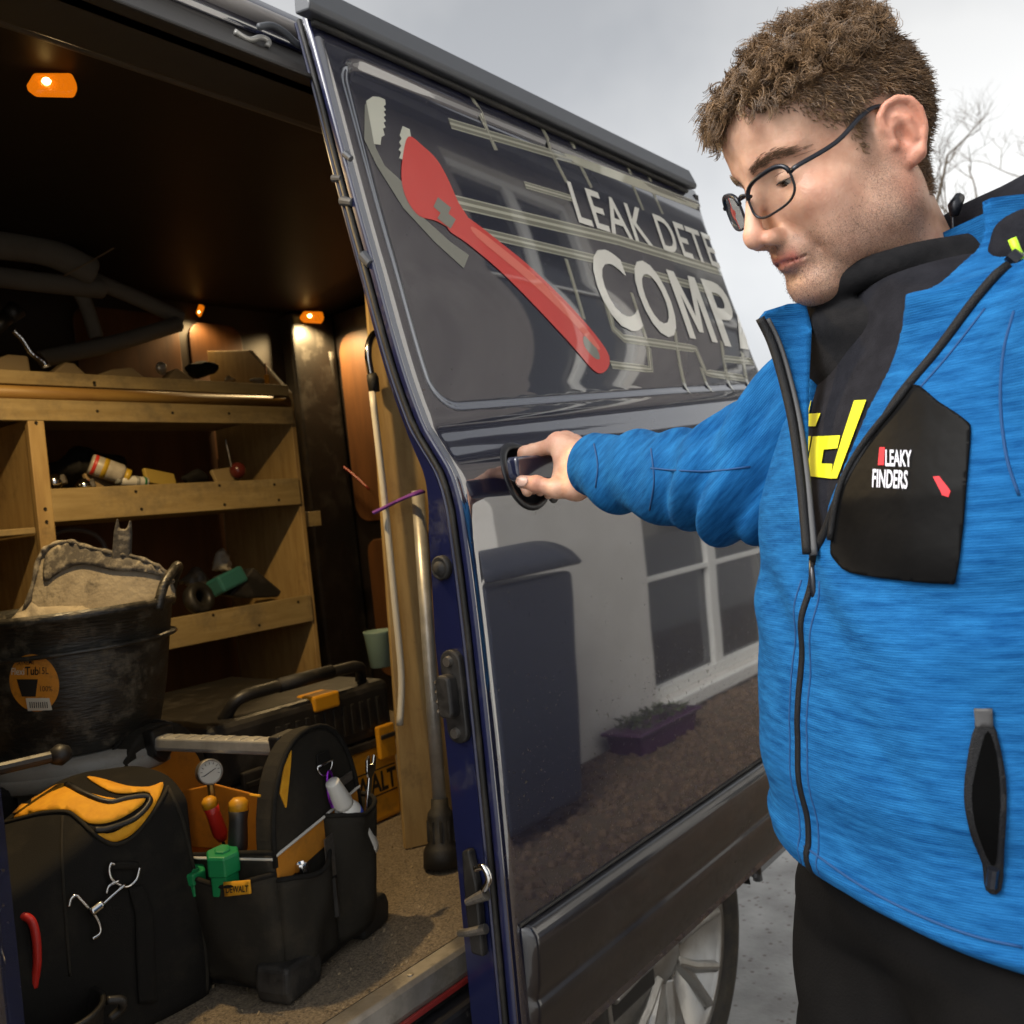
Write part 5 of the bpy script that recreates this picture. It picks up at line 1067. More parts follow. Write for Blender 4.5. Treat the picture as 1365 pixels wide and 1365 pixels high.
p = at(528, 500, 'y', py_+.012); MB().prism([(-.015, -.02), (.012, -.005), (.02, .035), (.01, .03), (-.01, .0)], p, (1, 0, 0), (0, 0, 1), (0, .02, 0)).obj('bracket_lever', BLACKPL, t, bevel=.003)
# ------------------------------------------------------------------ the man
PC = np.array([.906, .222, 0.]); _n = .97*(-Rh)+.24*(-Fw); _n = _n/np.linalg.norm(_n)
PN = _n; PL = np.array([-_n[1], _n[0], 0.])            # forward and left of the man
def pw(f, l, z): return PC + PN*f + PL*l + np.array([0, 0, z])
def ploc(P):
    x, y = P[0]-PC[0], P[1]-PC[1]; return x*PN[0]+y*PN[1], x*PL[0]+y*PL[1], P[2]
person = thing('person', 'man in a blue fleece jacket and glasses gripping the van door handle', 'person', (PC[0], PC[1], 0))
# ---- head, in its own frame: x forward, y left, z up, origin between the ears
_hy, HP, _hr = math.radians(140.5), math.radians(19.5), math.radians(-4.9); HYAW = np.array([math.cos(_hy), math.sin(_hy), 0])
HX = np.array([HYAW[0]*math.cos(HP), HYAW[1]*math.cos(HP), -math.sin(HP)]); HY = np.array([-HYAW[1], HYAW[0], 0]); HZ = np.cross(HX, HY)
HY = HY*math.cos(_hr)+HZ*math.sin(_hr); HZ = np.cross(HX, HY)
HO = np.array([.9076, .2754, 1.5802]); HM = np.stack([HX, HY, HZ], 1); HS = .95
def hw(p): return HO + HM @ (np.asarray(p, float)*HS)
def headf(P):
    x, y, z = P; ya = np.abs(y); Q = (x, ya, z)
    d = s_ell(P, (-.010, 0, .048), (.096, .075, .086))
    d = smin(d, s_ell(P, (.050, 0, .060), (.054, .057, .050)), .03)          # forehead
    d = smin(d, s_ell(P, (.030, 0, -.018), (.062, .056, .082)), .03)         # face
    d = smin(d, s_cone(Q, (-.006, .050, -.052), (.066, .014, -.091), .019, .0175), .025)  # jaw
    d = smin(d, s_cone(Q, (-.006, .055, -.01), (-.006, .051, -.052), .019, .021), .03)
    d = smin(d, s_ell(P, (.0745, 0, -.093), (.0185, .020, .0175)), .016)        # chin
    d = smin(d, s_ell(P, (.048, 0, -.100), (.034, .032, .014)), .03)         # under chin
    d = smin(d, s_ell(Q, (.060, .040, -.018), (.026, .024, .020)), .022)     # cheekbone
    d = smin(d, s_ell(Q, (.040, .044, -.055), (.034, .016, .030)), .025)
    d = smin(d, s_cone(Q, (.094, .010, .036), (.070, .050, .035), .0085, .008), .014)   # brow
    d = smax(d, -s_ell(Q, (.108, .033, .012), (.021, .019, .014)), .013)     # eye socket
    d = smin(d, s_ball(Q, (.0735, .032, .011), .0150), .004)                 # lidded eye
    d = smax(d, -s_ell(Q, (.0890, .0325, .0062), (.0075, .0120, .0021)), .0012)   # slit between the lids
    d = smin(d, s_cone(P, (.094, 0, .024), (.1165, 0, -.024), .0068, .0088), .013)     # nose bridge
    d = smin(d, s_ball(P, (.1165, 0, -.0305), .0108), .007)
    d = smin(d, s_ell(Q, (.103, .0125, -.036), (.0135, .0070, .0085)), .006)
    d = smax(d, -s_ell(Q, (.109, .0065, -.0445), (.007, .0032, .004)), .003)
    d = smax(d, -s_cone(Q, (.096, .022, -.032), (.080, .034, -.062), .0012, .0016), .012)  # smile fold
    d = smin(d, s_ell(P, (.080, 0, -.058), (.021, .029, .019)), .014)        # muzzle
    d = smax(d, -s_cone(P, (.1065, 0, -.047), (.103, 0, -.054), .0018, .002), .005)
    d = smin(d, s_cone(Q, (.0975, .004, -.0582), (.084, .025, -.0635), .0040, .0022), .004)
    d = smin(d, s_cone(Q, (.0955, .0, -.0700), (.084, .022, -.0665), .0056, .0026), .004)
    d = smax(d, -s_cone(Q, (.1035, .0, -.0640), (.086, .0265, -.0648), .0021, .0012), .0022)
    d = smax(d, -s_ell(P, (.105, 0, -.081), (.012, .02, .006)), .010)
    d = smax(d, -s_ell(Q, (.060, .082, .030), (.03, .018, .03)), .02)        # temple
    nk = s_cone(P, (-.018, 0, -.050), (-.030, 0, -.20), .058, .064); nk = smin(nk, s_cone(Q, (-.012, .045, -.04), (.012, .018, -.17), .014, .012), .03)
    nk = smin(nk, s_ball(P, (.022, 0, -.125), .016), .03)
    d = smin(d, nk, .025)
    # ear
    ex, ey, ez = -.006, .074, .0
    u = ((x-ex)*.97-(z-ez)*.17)*1.13; w = ((z-ez)*.97+(x-ex)*.17)*1.10; t_ = (ya-ey)-(-u)*.42-.004
    def E(c, r): return np.sqrt(((u-c[0])/r[0])**2+((w-c[1])/r[1])**2+((t_-c[2])/r[2])**2)
    pl = (E((-.011, .004, -.001), (.0190, .030, .0062))-1)*.0055
    hel = None; pts = [(.001, .004), (.005, .016), (.003, .027), (-.006, .0345), (-.017, .0345), (-.0265, .026), (-.0300, .012), (-.0275, -.004), (-.021, -.016), (-.013, -.024)]
    for a, b in zip(pts[:-1], pts[1:]):
        c = s_cone((u, w, t_), (a[0], a[1], .0042), (b[0], b[1], .0042), .0036, .0036); hel = c if hel is None else np.minimum(hel, c)
    ear = smin(pl, hel, .002)
    ear = smin(ear, s_cone((u, w, t_), (-.012, -.025, .002), (-.006, -.027, .001), .0072, .0068), .006)
    ear = smax(ear, -s_ell((u, w, t_), (-.0075, -.001, .0075), (.0085, .0125, .0105)), .0025)
    ear = smax(ear, -s_cone((u, w, t_), (-.004, .0265, .0072), (-.0225, .016, .0072), .0032, .0030), .0018)
    ear = smax(ear, -s_cone((u, w, t_), (-.0225, .016, .0072), (-.0220, -.004, .0072), .0030, .0024), .0018)
    ear = smin(ear, s_cone((u, w, t_), (-.010, .020, .0032), (-.0165, .010, .0035), .0032, .0034), .0025)
    ear = smin(ear, s_cone((u, w, t_), (-.0165, .010, .0035), (-.0165, -.010, .0035), .0034, .0034), .0025)
    ear = smin(ear, s_ell((u, w, t_), (.0035, -.004, .0045), (.0038, .0062, .0045)), .003)
    ear = smin(ear, s_cone((u, w, t_), (.004, .012, -.006), (.002, -.018, -.007), .010, .010), .005)
    d = smin(d, ear, .004)
    return d
hv, hf_ = nets(headf, (-.115, -.112, -.185), (.135, .112, .145), .0023)
hfront = hv.copy()
# masks that belong to the skin itself: stubble, lips, ear and nose redness, scalp hair
def head_masks(v):
    x, y, z = v.T; ya = np.abs(y)
    sm = lambda a, b, t: np.clip((t-a)/(b-a), 0, 1)
    jaw = sm(-.028, -.055, z + .25*np.clip(x-.05, 0, 1)) * sm(-.03, -.01, x+.3*(-.03-z)*0) * sm(.048, .03, np.abs(0*y)) * sm(-.135, -.11, z)
    side = sm(-.02, .004, x)*sm(.036, .02, x)*sm(.02, -.02, z)*sm(.03, .045, ya); jaw = np.maximum(jaw, side*.9)
    mou = sm(-.038, -.046, z)*sm(.06, .085, x); jaw = np.maximum(jaw*.9, mou*.55)
    lip = np.exp(-((z+.0625)/.0085)**2)*sm(.083, .088, x)*sm(.026, .02, ya)
    red = np.exp(-((x-.062)**2+(ya-.045)**2+(z+.02)**2)/.022**2)*.8+np.exp(-((x-.112)**2+ya**2+(z+.03)**2)/.014**2)+sm(.074, .082, ya)*sm(.02, 0., x)*.8
    line_ = .072 + .55*np.clip(x-.055, -.2, 1) ; hair = sm(-.014, .034, z-hairline(x, ya))*(1-sm(.0735, .0765, ya)*sm(.05, .042, z)*sm(-.06, -.045, x)*sm(.03, .02, x))
    return np.stack([jaw, np.clip(lip, 0, 1), np.clip(red, 0, 1), hair], 1)
def hairline(x, ya):
    # lowest height at which hair grows, around the head
    front = .082 - .9*np.clip(ya-.035, 0, .03)
    t = np.clip((.068-x)/.03, 0, 1); side = .030 - .35*np.clip(.03-x, 0, .04)*0
    hl = front*(1-t)+side*t
    burn = np.clip((.030-x)/.012, 0, 1)*np.clip((x-.002)/.006, 0, 1); hl = hl-burn*.035
    b = np.clip((-.012-x)/.03, 0, 1); return hl*(1-b)+(-.062)*b
hm_ = head_masks(hv); HV = (HM @ (hv.T*HS)).T + HO
# ---- right hand on the handle, left hand low by the frame corner (world space)
def J(px, py, d): return dep(px, py, d)
wr = J(792, 624, 1.255)
idx_ = [J(744, 592, 1.318), J(700, 604, 1.352), J(694, 634, 1.378), J(703, 655, 1.372)]
thm = [J(768, 650, 1.262), J(742, 652, 1.272), J(715, 645, 1.283), J(696, 642, 1.292)]
sx = np.array([1., 0, 0]); fing = []
for k, (dx, dz, dy, r) in enumerate(((0, 0, 0, .0098), (.022, .003, .002, .0100), (.043, -.001, .002, .0096), (.062, -.008, -.002, .0085))):
    fing.append(([j+sx*dx*(1-.06*i)+np.array([0, dy, dz]) for i, j in enumerate(idx_)], r))
def handf(P):
    d = s_cone(P, wr + (wr-idx_[0])*.5, wr, .031, .029)
    for c, r in fing: d = smin(d, s_cone(P, wr, c[0], .020, r*1.35), .016)
    d = smin(d, s_cone(P, wr, thm[0], .022, .017), .014)
    d = smin(d, s_cone(P, idx_[0], thm[0], .0145, .016), .012); d = smin(d, s_cone(P, (idx_[0]+fing[2][0][0])/2+np.array([0, 0, -.008]), wr, .02, .024), .012)
    d = smin(d, s_cone(P, idx_[0]+np.array([.01, -.004, -.016]), thm[1], .013, .011), .008)
    f = None
    for c, r in fing:
        g = smin(s_cone(P, c[0], c[1], r*1.22, r*1.08), s_cone(P, c[1], c[2], r*1.06, r*.95), .005); g = smin(g, s_cone(P, c[2], c[3], r*.95, r*.86), .004)
        g = smin(g, s_ball(P, c[0]+np.array([0, 0, .003]), r*1.28), .006); f = g if f is None else smin(f, g, .0022)
    d = smin(d, f, .008)
    th = smin(s_cone(P, thm[0], thm[1], .0165, .0125), s_cone(P, thm[1], thm[2], .0125, .0108), .006)
    th = smin(th, s_cone(P, thm[2], thm[3], .0108, .0095), .004); th = smin(th, s_ball(P, thm[2], .0116), .005)
    return smin(d, th, .006)
rv, rf = nets(handf, np.min([wr, *idx_, *thm], 0)-.045, np.max([wr, *idx_, *thm], 0)+np.array([.10, .045, .045]), .0023)
lh = J(1385, 1455, .62); ld = np.array([0, 0, -1.])
def lhandf(P):
    a = lh+Rh*.09+np.array([0, 0, .05]); d = s_cone(P, a, lh, .028, .030)
    for k in range(4):
        b = lh+PN*(.028-.019*k)+np.array([0, 0, -.035]); c = b+np.array([0, 0, -.03])-PL*.012; e = c+np.array([0, 0, -.02])-PL*.025
        d = smin(d, smin(s_cone(P, b, c, .0100, .0092), s_cone(P, c, e, .0092, .008), .003), .004); d = smin(d, s_cone(P, lh, b, .02, .0125), .01)
    return smin(d, s_cone(P, lh+PN*.03, lh+PN*.055+np.array([0, 0, -.045]), .013, .0095), .008)
lv, lf_ = nets(lhandf, lh-.13, lh+np.array([.12, .12, .16]), .004)
# ---- torso, arms and legs under the clothes
SHR = J(1072, 548, 1.0); ELR = J(985, 646, 1.035); SHL = pw(-.03, .185, 1.365); ELL = dep(1600, 1120, .66)
HIPL, HIPR = pw(0, .095, .90), pw(0, -.095, .90); KNL, KNR = pw(.03, .10, .50), pw(.05, -.11, .50); ANL, ANR = pw(-.03, .11, .08), pw(.02, -.12, .08)
NB = hw((-.030, 0, -.18))
def bodyf(P):
    f, l, z = ploc(P)
    d = s_ell((f, l, z), (-.01, 0, 1.20), (.10, .15, .24)); d = smin(d, s_ell((f, l, z), (0, 0, .95), (.115, .15, .14)), .05)
    d = smin(d, s_cone(P, pw(-.03, 0, 1.36), NB, .07, .055), .04)
    for a, b, c in ((SHR, ELR, wr), (SHL, ELL, lh)): d = smin(d, s_cone(P, a, b, .045, .036), .04); d = smin(d, s_cone(P, b, c, .036, .024), .02)
    for a, b, c in ((HIPL, KNL, ANL), (HIPR, KNR, ANR)): d = smin(d, s_cone(P, a, b, .075, .05), .04); d = smin(d, s_cone(P, b, c, .05, .035), .02); d = smin(d, s_cone(P, c, c+PN*.13-np.array([0, 0, .045]), .035, .025), .02)
    return d
bv2, bf2 = nets(bodyf, PC+np.array([-.45, -.42, -.0]), PC+np.array([.45, .62, 1.5]), .014)
SV = np.concatenate([HV, rv, lv, bv2]); off = np.cumsum([0, len(HV), len(rv), len(lv)])
SF = np.concatenate([hf_+off[0], rf+off[1], lf_+off[2], bf2+off[3]])
def skin_mat():
    m = bpy.data.materials.new('skin'); m.use_nodes = True; n = m.node_tree.nodes; L = m.node_tree.links; b = n['Principled BSDF']
    t = n.new('ShaderNodeTexCoord'); a = n.new('ShaderNodeAttribute'); a.attribute_name = 'skinmask'; a2 = n.new('ShaderNodeAttribute'); a2.attribute_name = 'hairmask'
    sp = n.new('ShaderNodeSeparateColor'); L.new(a.outputs['Color'], sp.inputs[0])
    z = n.new('ShaderNodeTexNoise'); z.inputs['Scale'].default_value = 45; z.inputs['Detail'].default_value = 5; L.new(t.outputs['Object'], z.inputs['Vector'])
    r = n.new('ShaderNodeValToRGB'); r.color_ramp.elements[0].position = .3; r.color_ramp.elements[1].position = .7
    r.color_ramp.elements[0].color = (.50, .26, .17, 1); r.color_ramp.elements[1].color = (.70, .43, .305, 1); L.new(z.outputs['Fac'], r.inputs['Fac'])
    cur = r.outputs['Color']
    def mixc(fac, col, k):
        nonlocal cur
        x = n.new('ShaderNodeMix'); x.data_type = 'RGBA'; mu = n.new('ShaderNodeMath'); mu.operation = 'MULTIPLY'; mu.inputs[1].default_value = k
        L.new(fac, mu.inputs[0]); L.new(mu.outputs[0], x.inputs[0]); L.new(cur, x.inputs[6]); x.inputs[7].default_value = (*col, 1); cur = x.outputs[2]; return mu
    mixc(sp.outputs[2], (.56, .16, .10), .55)
    st = n.new('ShaderNodeTexNoise'); st.inputs['Scale'].default_value = 900; st.inputs['Detail'].default_value = 2; L.new(t.outputs['Object'], st.inputs['Vector'])
    mr = n.new('ShaderNodeMapRange'); mr.inputs[1].default_value = .38; mr.inputs[2].default_value = .62; mr.inputs[3].default_value = .35; mr.inputs[4].default_value = 1; L.new(st.outputs['Fac'], mr.inputs[0])
    mm = n.new('ShaderNodeMath'); mm.operation = 'MULTIPLY'; L.new(sp.outputs[0], mm.inputs[0]); L.new(mr.outputs[0], mm.inputs[1])
    mixc(mm.outputs[0], (.12, .08, .06), .72); mixc(sp.outputs[1], (.42, .10, .085), .75); mixc(a2.outputs['Fac'], (.075, .045, .026), .92)
    L.new(cur, b.inputs['Base Color']); b.inputs['Roughness'].default_value = .48; b.inputs['Specular IOR Level'].default_value = .45
    b.inputs['Subsurface Weight'].default_value = .25; b.inputs['Subsurface Radius'].default_value = (.010, .004, .002); b.inputs['Subsurface Scale'].default_value = .4
    bz = n.new('ShaderNodeTexNoise'); bz.inputs['Scale'].default_value = 380; bz.inputs['Detail'].default_value = 4; L.new(t.outputs['Object'], bz.inputs['Vector'])
    bp = n.new('ShaderNodeBump'); bp.inputs['Strength'].default_value = .5; bp.inputs['Distance'].default_value = .0009; L.new(bz.outputs['Fac'], bp.inputs['Height']); L.new(bp.outputs['Normal'], b.inputs['Normal'])
    return m
SKIN = skin_mat()
body = obj('body', SV, SF, SKIN, person, smooth=True)
mk = np.zeros((len(SV), 4)); mk[:len(hv), :3] = hm_[:, :3]; mk[:, 3] = 1
kn = np.min([np.linalg.norm(rv-c[0]-np.array([0, 0, .006]), axis=1) for c, r in fing]+[np.linalg.norm(rv-thm[2], axis=1)], 0); mk[off[1]:off[2], 2] = .75*np.exp(-(kn/.016)**2)
ca = body.data.color_attributes.new('skinmask', 'FLOAT_COLOR', 'POINT'); ca.data.foreach_set('color', mk.reshape(-1))
hx = np.zeros(len(SV)); hx[:len(hv)] = hm_[:, 3]; at_ = body.data.attributes.new('hairmask', 'FLOAT', 'POINT'); at_.data.foreach_set('value', hx)
# thumb nail
NAIL = mat('nail', (.62, .40, .32), .25)
rb = bvh_of(rv, rf)
panel('thumb_nail', smoothpoly([(688, 634), (698, 633), (704, 640), (699, 648), (689, 648), (685, 641)], 4), lambda x, y: on(rb, x, y, .0006, 1.28), NAIL, person, 3, .001)
# eyes: lash line and brow
EYEW = mat('eye_white', (.45, .40, .36), .15); IRIS = mat('iris', (.03, .02, .012), .1)
for s in (1, -1):
    c_ = hw((.0735, s*.032, .0110)); o_ = MB().lathe([(.0138*math.sin(a), .0138*math.cos(a)) for a in np.linspace(0.001, math.pi-.001, 20)], c_, HX*.85-HZ*.5, 24).obj('eyeball', EYEW, person, smooth=True)
    MB().lathe([(0, .01402), (.003, .0138), (.006, .01265)], c_, HX*.85-HZ*.5, 20).obj('iris', IRIS, o_, smooth=True)
LASH = mat('lash', (.03, .02, .014), .7)
hb_ = bvh_of(HV, hf_)
def hsurf(x, y, z, off=.0, d=(1, 0, 0)):
    o = hw(np.array([x, y, z])+np.array(d)*.12); dr = -(HM @ np.array(d, float)); h = hb_.ray_cast(V3(o), V3(dr)); return h[0]+h[1]*off if h[0] is not None else V3(hw((x, y, z)))
for s in (1, -1):
    MB().tube([hsurf(0, s*(.032+a), .0082+.0012*math.cos(a*90), .0008) for a in np.linspace(-.010, .011, 9)], [.0004, .0008, .0009, .0009, .0004], 6).obj('eyelashes', LASH, person)
    MB().tube([hsurf(0, s*(.032+a), .0145+.0025*math.cos(a*80), -.0003) for a in np.linspace(-.009, .010, 9)], [.0003, .0007, .0003], 5).obj('eyelid_crease', mat('crease', (.26, .12, .08), .6), person)
    br = MB()
    for i in range(300):
        u = rng.uniform(0, 1); yy = .013+.039*u; zz = .0300+.006*math.sin(u*2.4)-.004*u*u+rng.normal()*.0021
        p = hsurf(0, s*yy, zz, .0006); q = hsurf(0, s*min(yy+.006, .056), zz+.002*(1-1.6*u)+rng.normal()*.0008, .0024)
        br.tube([p, (p+q)/2+V3(HX)*.0006, q], [.00024, .00022, .0001], 3, caps=False)
    o = br.obj('eyebrow', mat('brow_hair', (.17, .105, .065), .6), person); o['kind'] = 'stuff'
# ---- hair
HAIRM = mat('hair', (.26, .155, .075), .36, col2=(.09, .052, .027), vscale=90, spec=.5)
nrm = np.zeros_like(hv); 
tri = hv[hf_]; fn = np.cross(tri[:, 2]-tri[:, 0], tri[:, 3]-tri[:, 1])
for k in range(4): np.add.at(nrm, hf_[:, k], fn)
nrm /= np.linalg.norm(nrm, axis=1)[:, None]+1e-9
x, y, z = hv.T; ya = np.abs(y)
notear = ~((ya > .070) & (z < .045) & (x > -.04) & (x < .02))
hl = hairline(x, ya); cand = np.where((z > hl+.001) & notear)[0]
topw = np.clip((z-.070-.25*np.clip(-x-.02, 0, 1))/.028, 0, 1)*np.clip((x+.095)/.05, 0.35, 1)      # long curls on top and front
hairb = MB()
def strand(pts, rs):
    hairb.tube([hw(p) for p in pts], rs, 3, caps=False)
H2 = []
rr = np.random.default_rng(11)
tops = cand[topw[cand] > .35]
for i in rr.choice(tops, 560, replace=False):
    p = hv[i]; n_ = nrm[i]; w = topw[i]; fr = np.clip((p[0]-.025)/.05, 0, 1); L = .016+.030*w*rr.uniform(.55, 1.0)*(.75+.35*fr)
    flow = np.array([.85*fr+.10, .30*np.sign(p[1])*(ya[i]/.06), .10-.30*fr])+rr.normal(size=3)*.40; dirv = n_*(.80-.25*fr)+flow*.6; dirv /= np.linalg.norm(dirv)
    a = np.cross(dirv, rr.normal(size=3)); a /= np.linalg.norm(a); b = np.cross(dirv, a); R0 = rr.uniform(.0045, .0095); T = rr.uniform(.8, 1.6)*2*math.pi*rr.choice((-1, 1)); ph = rr.uniform(0, 6.28); m = 12
    for s_ in range(13):
        jit = rr.normal(size=3)*.0030; k2 = rr.uniform(.82, 1.12); dph = rr.normal()*.22; P = []
        for k in range(m):
            t = k/(m-1); g = min(1, t*2.5); P.append(p - n_*.002 + jit*(.9-.25*t) + dirv*L*k2*t*(1-.18*t) + (a*(math.cos(ph+dph+T*t)-math.cos(ph+dph)*(1-g))+b*(math.sin(ph+dph+T*t)-math.sin(ph+dph)*(1-g)))*R0*g*(1-.25*t) - np.array([0, 0, .012])*t*t*fr)
        r0 = rr.uniform(.00030, .00055); hairb.tube([hw(q) for q in P], [r0, r0, r0*.9, r0*.5], 3, caps=False)
sides = cand[topw[cand] <= .5]
for i in rr.choice(sides, 12000):
    if rr.uniform() > .22+1.3*np.clip((hv[i][2]-hairline(hv[i][0], abs(hv[i][1])))/.035, 0, 1): continue
    p = hv[i]; n_ = nrm[i]; low = np.clip((p[2]-hairline(p[0], abs(p[1])))/.05, 0, 1); L = .0035+.011*low*rr.uniform(.7, 1.2)
    flow = np.array([-.55, 0, -.75])+rr.normal(size=3)*.30; dv = n_*.38+flow*.75; dv /= np.linalg.norm(dv); j = rr.normal(size=3)*.0012
    hairb.tube([hw(p-n_*.001), hw(p+dv*L*.55+n_*.0012+j), hw(p+dv*L+j*1.5)], [.00048, .00045, .00018], 3, caps=False)
o = hairb.obj('hair', HAIRM, person, smooth=True); o['kind'] = 'stuff'; o['label'] = 'curly brown hair, short at the sides'
st = MB(); pj_ = hm_[:, 0]/hm_[:, 0].sum()
for i in rr.choice(len(hv), 5200, p=pj_):
    n_ = nrm[i]; p = hv[i]+rr.normal(size=3)*.0008; dv = n_*.6+np.array([.1, 0, -.7])+rr.normal(size=3)*.2; dv /= np.linalg.norm(dv); L = rr.uniform(.0008, .0020)
    st.tube([hw(p), hw(p+dv*L)], [.00016, .00007], 3, caps=False)
o = st.obj('stubble', mat('stubble_hair', (.06, .04, .028), .6), person); o['kind'] = 'stuff'
# ---- glasses
GLM = mat('glasses_frame', (.012, .014, .02), .3, .3)
def glass_mat():
    m = bpy.data.materials.new('spectacle_lens'); m.use_nodes = True; n = m.node_tree.nodes; L = m.node_tree.links; n.remove(n['Principled BSDF'])
    tr = n.new('ShaderNodeBsdfTransparent'); tr.inputs[0].default_value = (.93, .95, .95, 1); g = n.new('ShaderNodeBsdfGlossy'); g.inputs['Roughness'].default_value = .02
    fr = n.new('ShaderNodeFresnel'); fr.inputs[0].default_value = 1.10; mxx = n.new('ShaderNodeMixShader'); L.new(fr.outputs[0], mxx.inputs[0]); L.new(tr.outputs[0], mxx.inputs[1]); L.new(g.outputs[0], mxx.inputs[2]); L.new(mxx.outputs[0], n['Material Output'].inputs[0]); return m
LENS = glass_mat()
gl = empty('glasses', (0, 0, 0), person); GT = -.0075
for s in (1, -1):
    ol = []
    for k in range(36):
        a = 2*math.pi*k/36; c, sn = math.cos(a), math.sin(a); u = .0275*abs(c)**.7*np.sign(c); v = .0178*abs(sn)**.72*np.sign(sn)-(.002 if sn < 0 else 0)
        yy = .0362+u; ol.append((.1085-.0045*(u/.025)-.10*v*0-.20*max(0, yy-.03), s*yy, .012+v+GT+.0025*u/.025))
    MB().tube([hw(p) for p in ol]+[hw(ol[0])], .00125, 8, caps=False).obj('rim', GLM, gl, smooth=True)
    MB().tube([hw(ol[k]) for k in range(1, 18)], .0022, 8).obj('brow_bar', GLM, gl, smooth=True)
    cc = np.mean(ol, 0)+np.array([.0012, 0, 0]); obj('lens', [hw(p) for p in ol]+[hw(cc)], [(k, (k+1) % 36, 36) for k in range(36)], LENS, gl, smooth=True)
    MB().tube([hw(p) for p in spline([(.0965, s*.0645, .020+GT), (.091, s*.071, .022+GT), (.05, s*.0765, .024+GT*.6), (.014, s*.0775, .033), (-.006, s*.0775, .034), (-.024, s*.078, .022), (-.034, s*.077, .004)], 5)], .0017, 8, flat=1.5).obj('temple', GLM, gl, smooth=True)
MB().tube([hw(p) for p in spline([(.111, .0125, .016+GT), (.1135, .006, .020+GT), (.114, 0, .0215+GT), (.1135, -.006, .020+GT), (.111, -.0125, .016+GT)], 4)], .0015, 8).obj('bridge', GLM, gl, smooth=True)

# ---- clothes
def lerpz(z, zs, v): return np.interp(z, zs, v)
ZS = [.90, .96, 1.06, 1.16, 1.26, 1.34, 1.40, 1.46]
AW = [.192, .196, .196, .196, .200, .190, .150, .10]; BW = [.148, .152, .153, .148, .142, .128, .110, .09]; CF = [.004, .004, .002, -.006, -.016, -.032, -.045, -.05]
def torso(P, inset):
    f, l, z = ploc(P); a = lerpz(z, ZS, AW)-inset; b = lerpz(z, ZS, BW)-inset; c = lerpz(z, ZS, CF)
    q = (np.abs((f-c)/b)**2.3+np.abs(l/a)**2.3)**(1/2.3); return (q-1)*np.minimum(a, b)*.92, f, l, z, c
def vlo(z): return -.004-.46*np.clip(z-1.215, 0, .24)
def vhi(z): return .003+.60*np.clip(z-1.215, 0, .24)
ellv = [float((ELL-PC) @ PN), float((ELL-PC) @ PL), float(ELL[2])]; _lw = lh+Rh*.05+np.array([0, 0, .03]); lhv = [float((_lw-PC) @ PN), float((_lw-PC) @ PL), float(_lw[2])]
def vcut(z): return .003+.36*np.clip(z-1.215, 0, .24)
def jackf(P):
    d, f, l, z, c = torso(P, 0)
    d = smax(d, .912-.17*l-z, .012)
    d = smin(d, s_cone((f, l, z), (-.035, .10, 1.385), (-.03, .185, 1.362), .055, .068), .05)
    d = smin(d, s_cone((f, l, z), (-.035, -.08, 1.385), (-.02, -.125, 1.375), .055, .06), .05)
    d = smin(d, s_cone((f, l, z), (-.03, .190, 1.36), ellv, .070, .060), .03); d = smin(d, s_cone((f, l, z), ellv, lhv, .060, .042), .02)
    ring = np.sqrt((f+.045)**2+(l*.92)**2); rc = .118+.22*(z-1.38)
    col = np.maximum(np.abs(ring-rc)-.009, np.maximum(z-(1.436-.02*(f+.045)-.10*np.clip(l, 0, .1)), 1.34-z)); d = smin(d, col, .02)
    # folded hood behind the neck
    hood = s_cone((f, l, z), (-.11, -.07, 1.40), (-.11, .09, 1.40), .045, .045); hood = smin(hood, s_cone((f, l, z), (-.11, .09, 1.40), (-.02, .125, 1.39), .042, .022), .03)
    d = smin(d, hood, .02)
    # folds: soft drag lines from arm and belly
    _w = wav(P, 5, 9, 20, 52)
    d = d + .0042*wav(P, 8, 12, 30, 51) + .0040*(1-np.abs(np.sin(26*(l*.75+z*.8+.15*_w*.3)+_w)))*np.exp(-((z-1.08)/.13)**2)*np.clip(l*8+.4, 0, 1) + .0030*np.sin(70*(z+.35*l+.06*np.sin(l*14)))*np.exp(-((z-1.17)/.05)**2)*np.clip(.5+f*6, 0, 1) + .003*np.sin(58*z+9*f+1.)*np.exp(-((z-.98)/.06)**2)
    d = d + .006*np.exp(-((z-.932+.17*l)/.006)**2)*-.5
    cut = np.maximum(np.maximum(vlo(z)-l, l-vcut(z)), np.maximum(1.213-z, -(f-c-.01)))
    return smax(d, -cut, .006)
JLO = np.minimum(PC+np.array([-.36, -.36, .85]), np.minimum(ELL, _lw)-.07); JLO[2] = max(JLO[2], .80); JHI = PC+np.array([.36, .36, 1.50])
jv, jf = nets(jackf, JLO, JHI, .0045); jb = bvh_of(jv, jf)
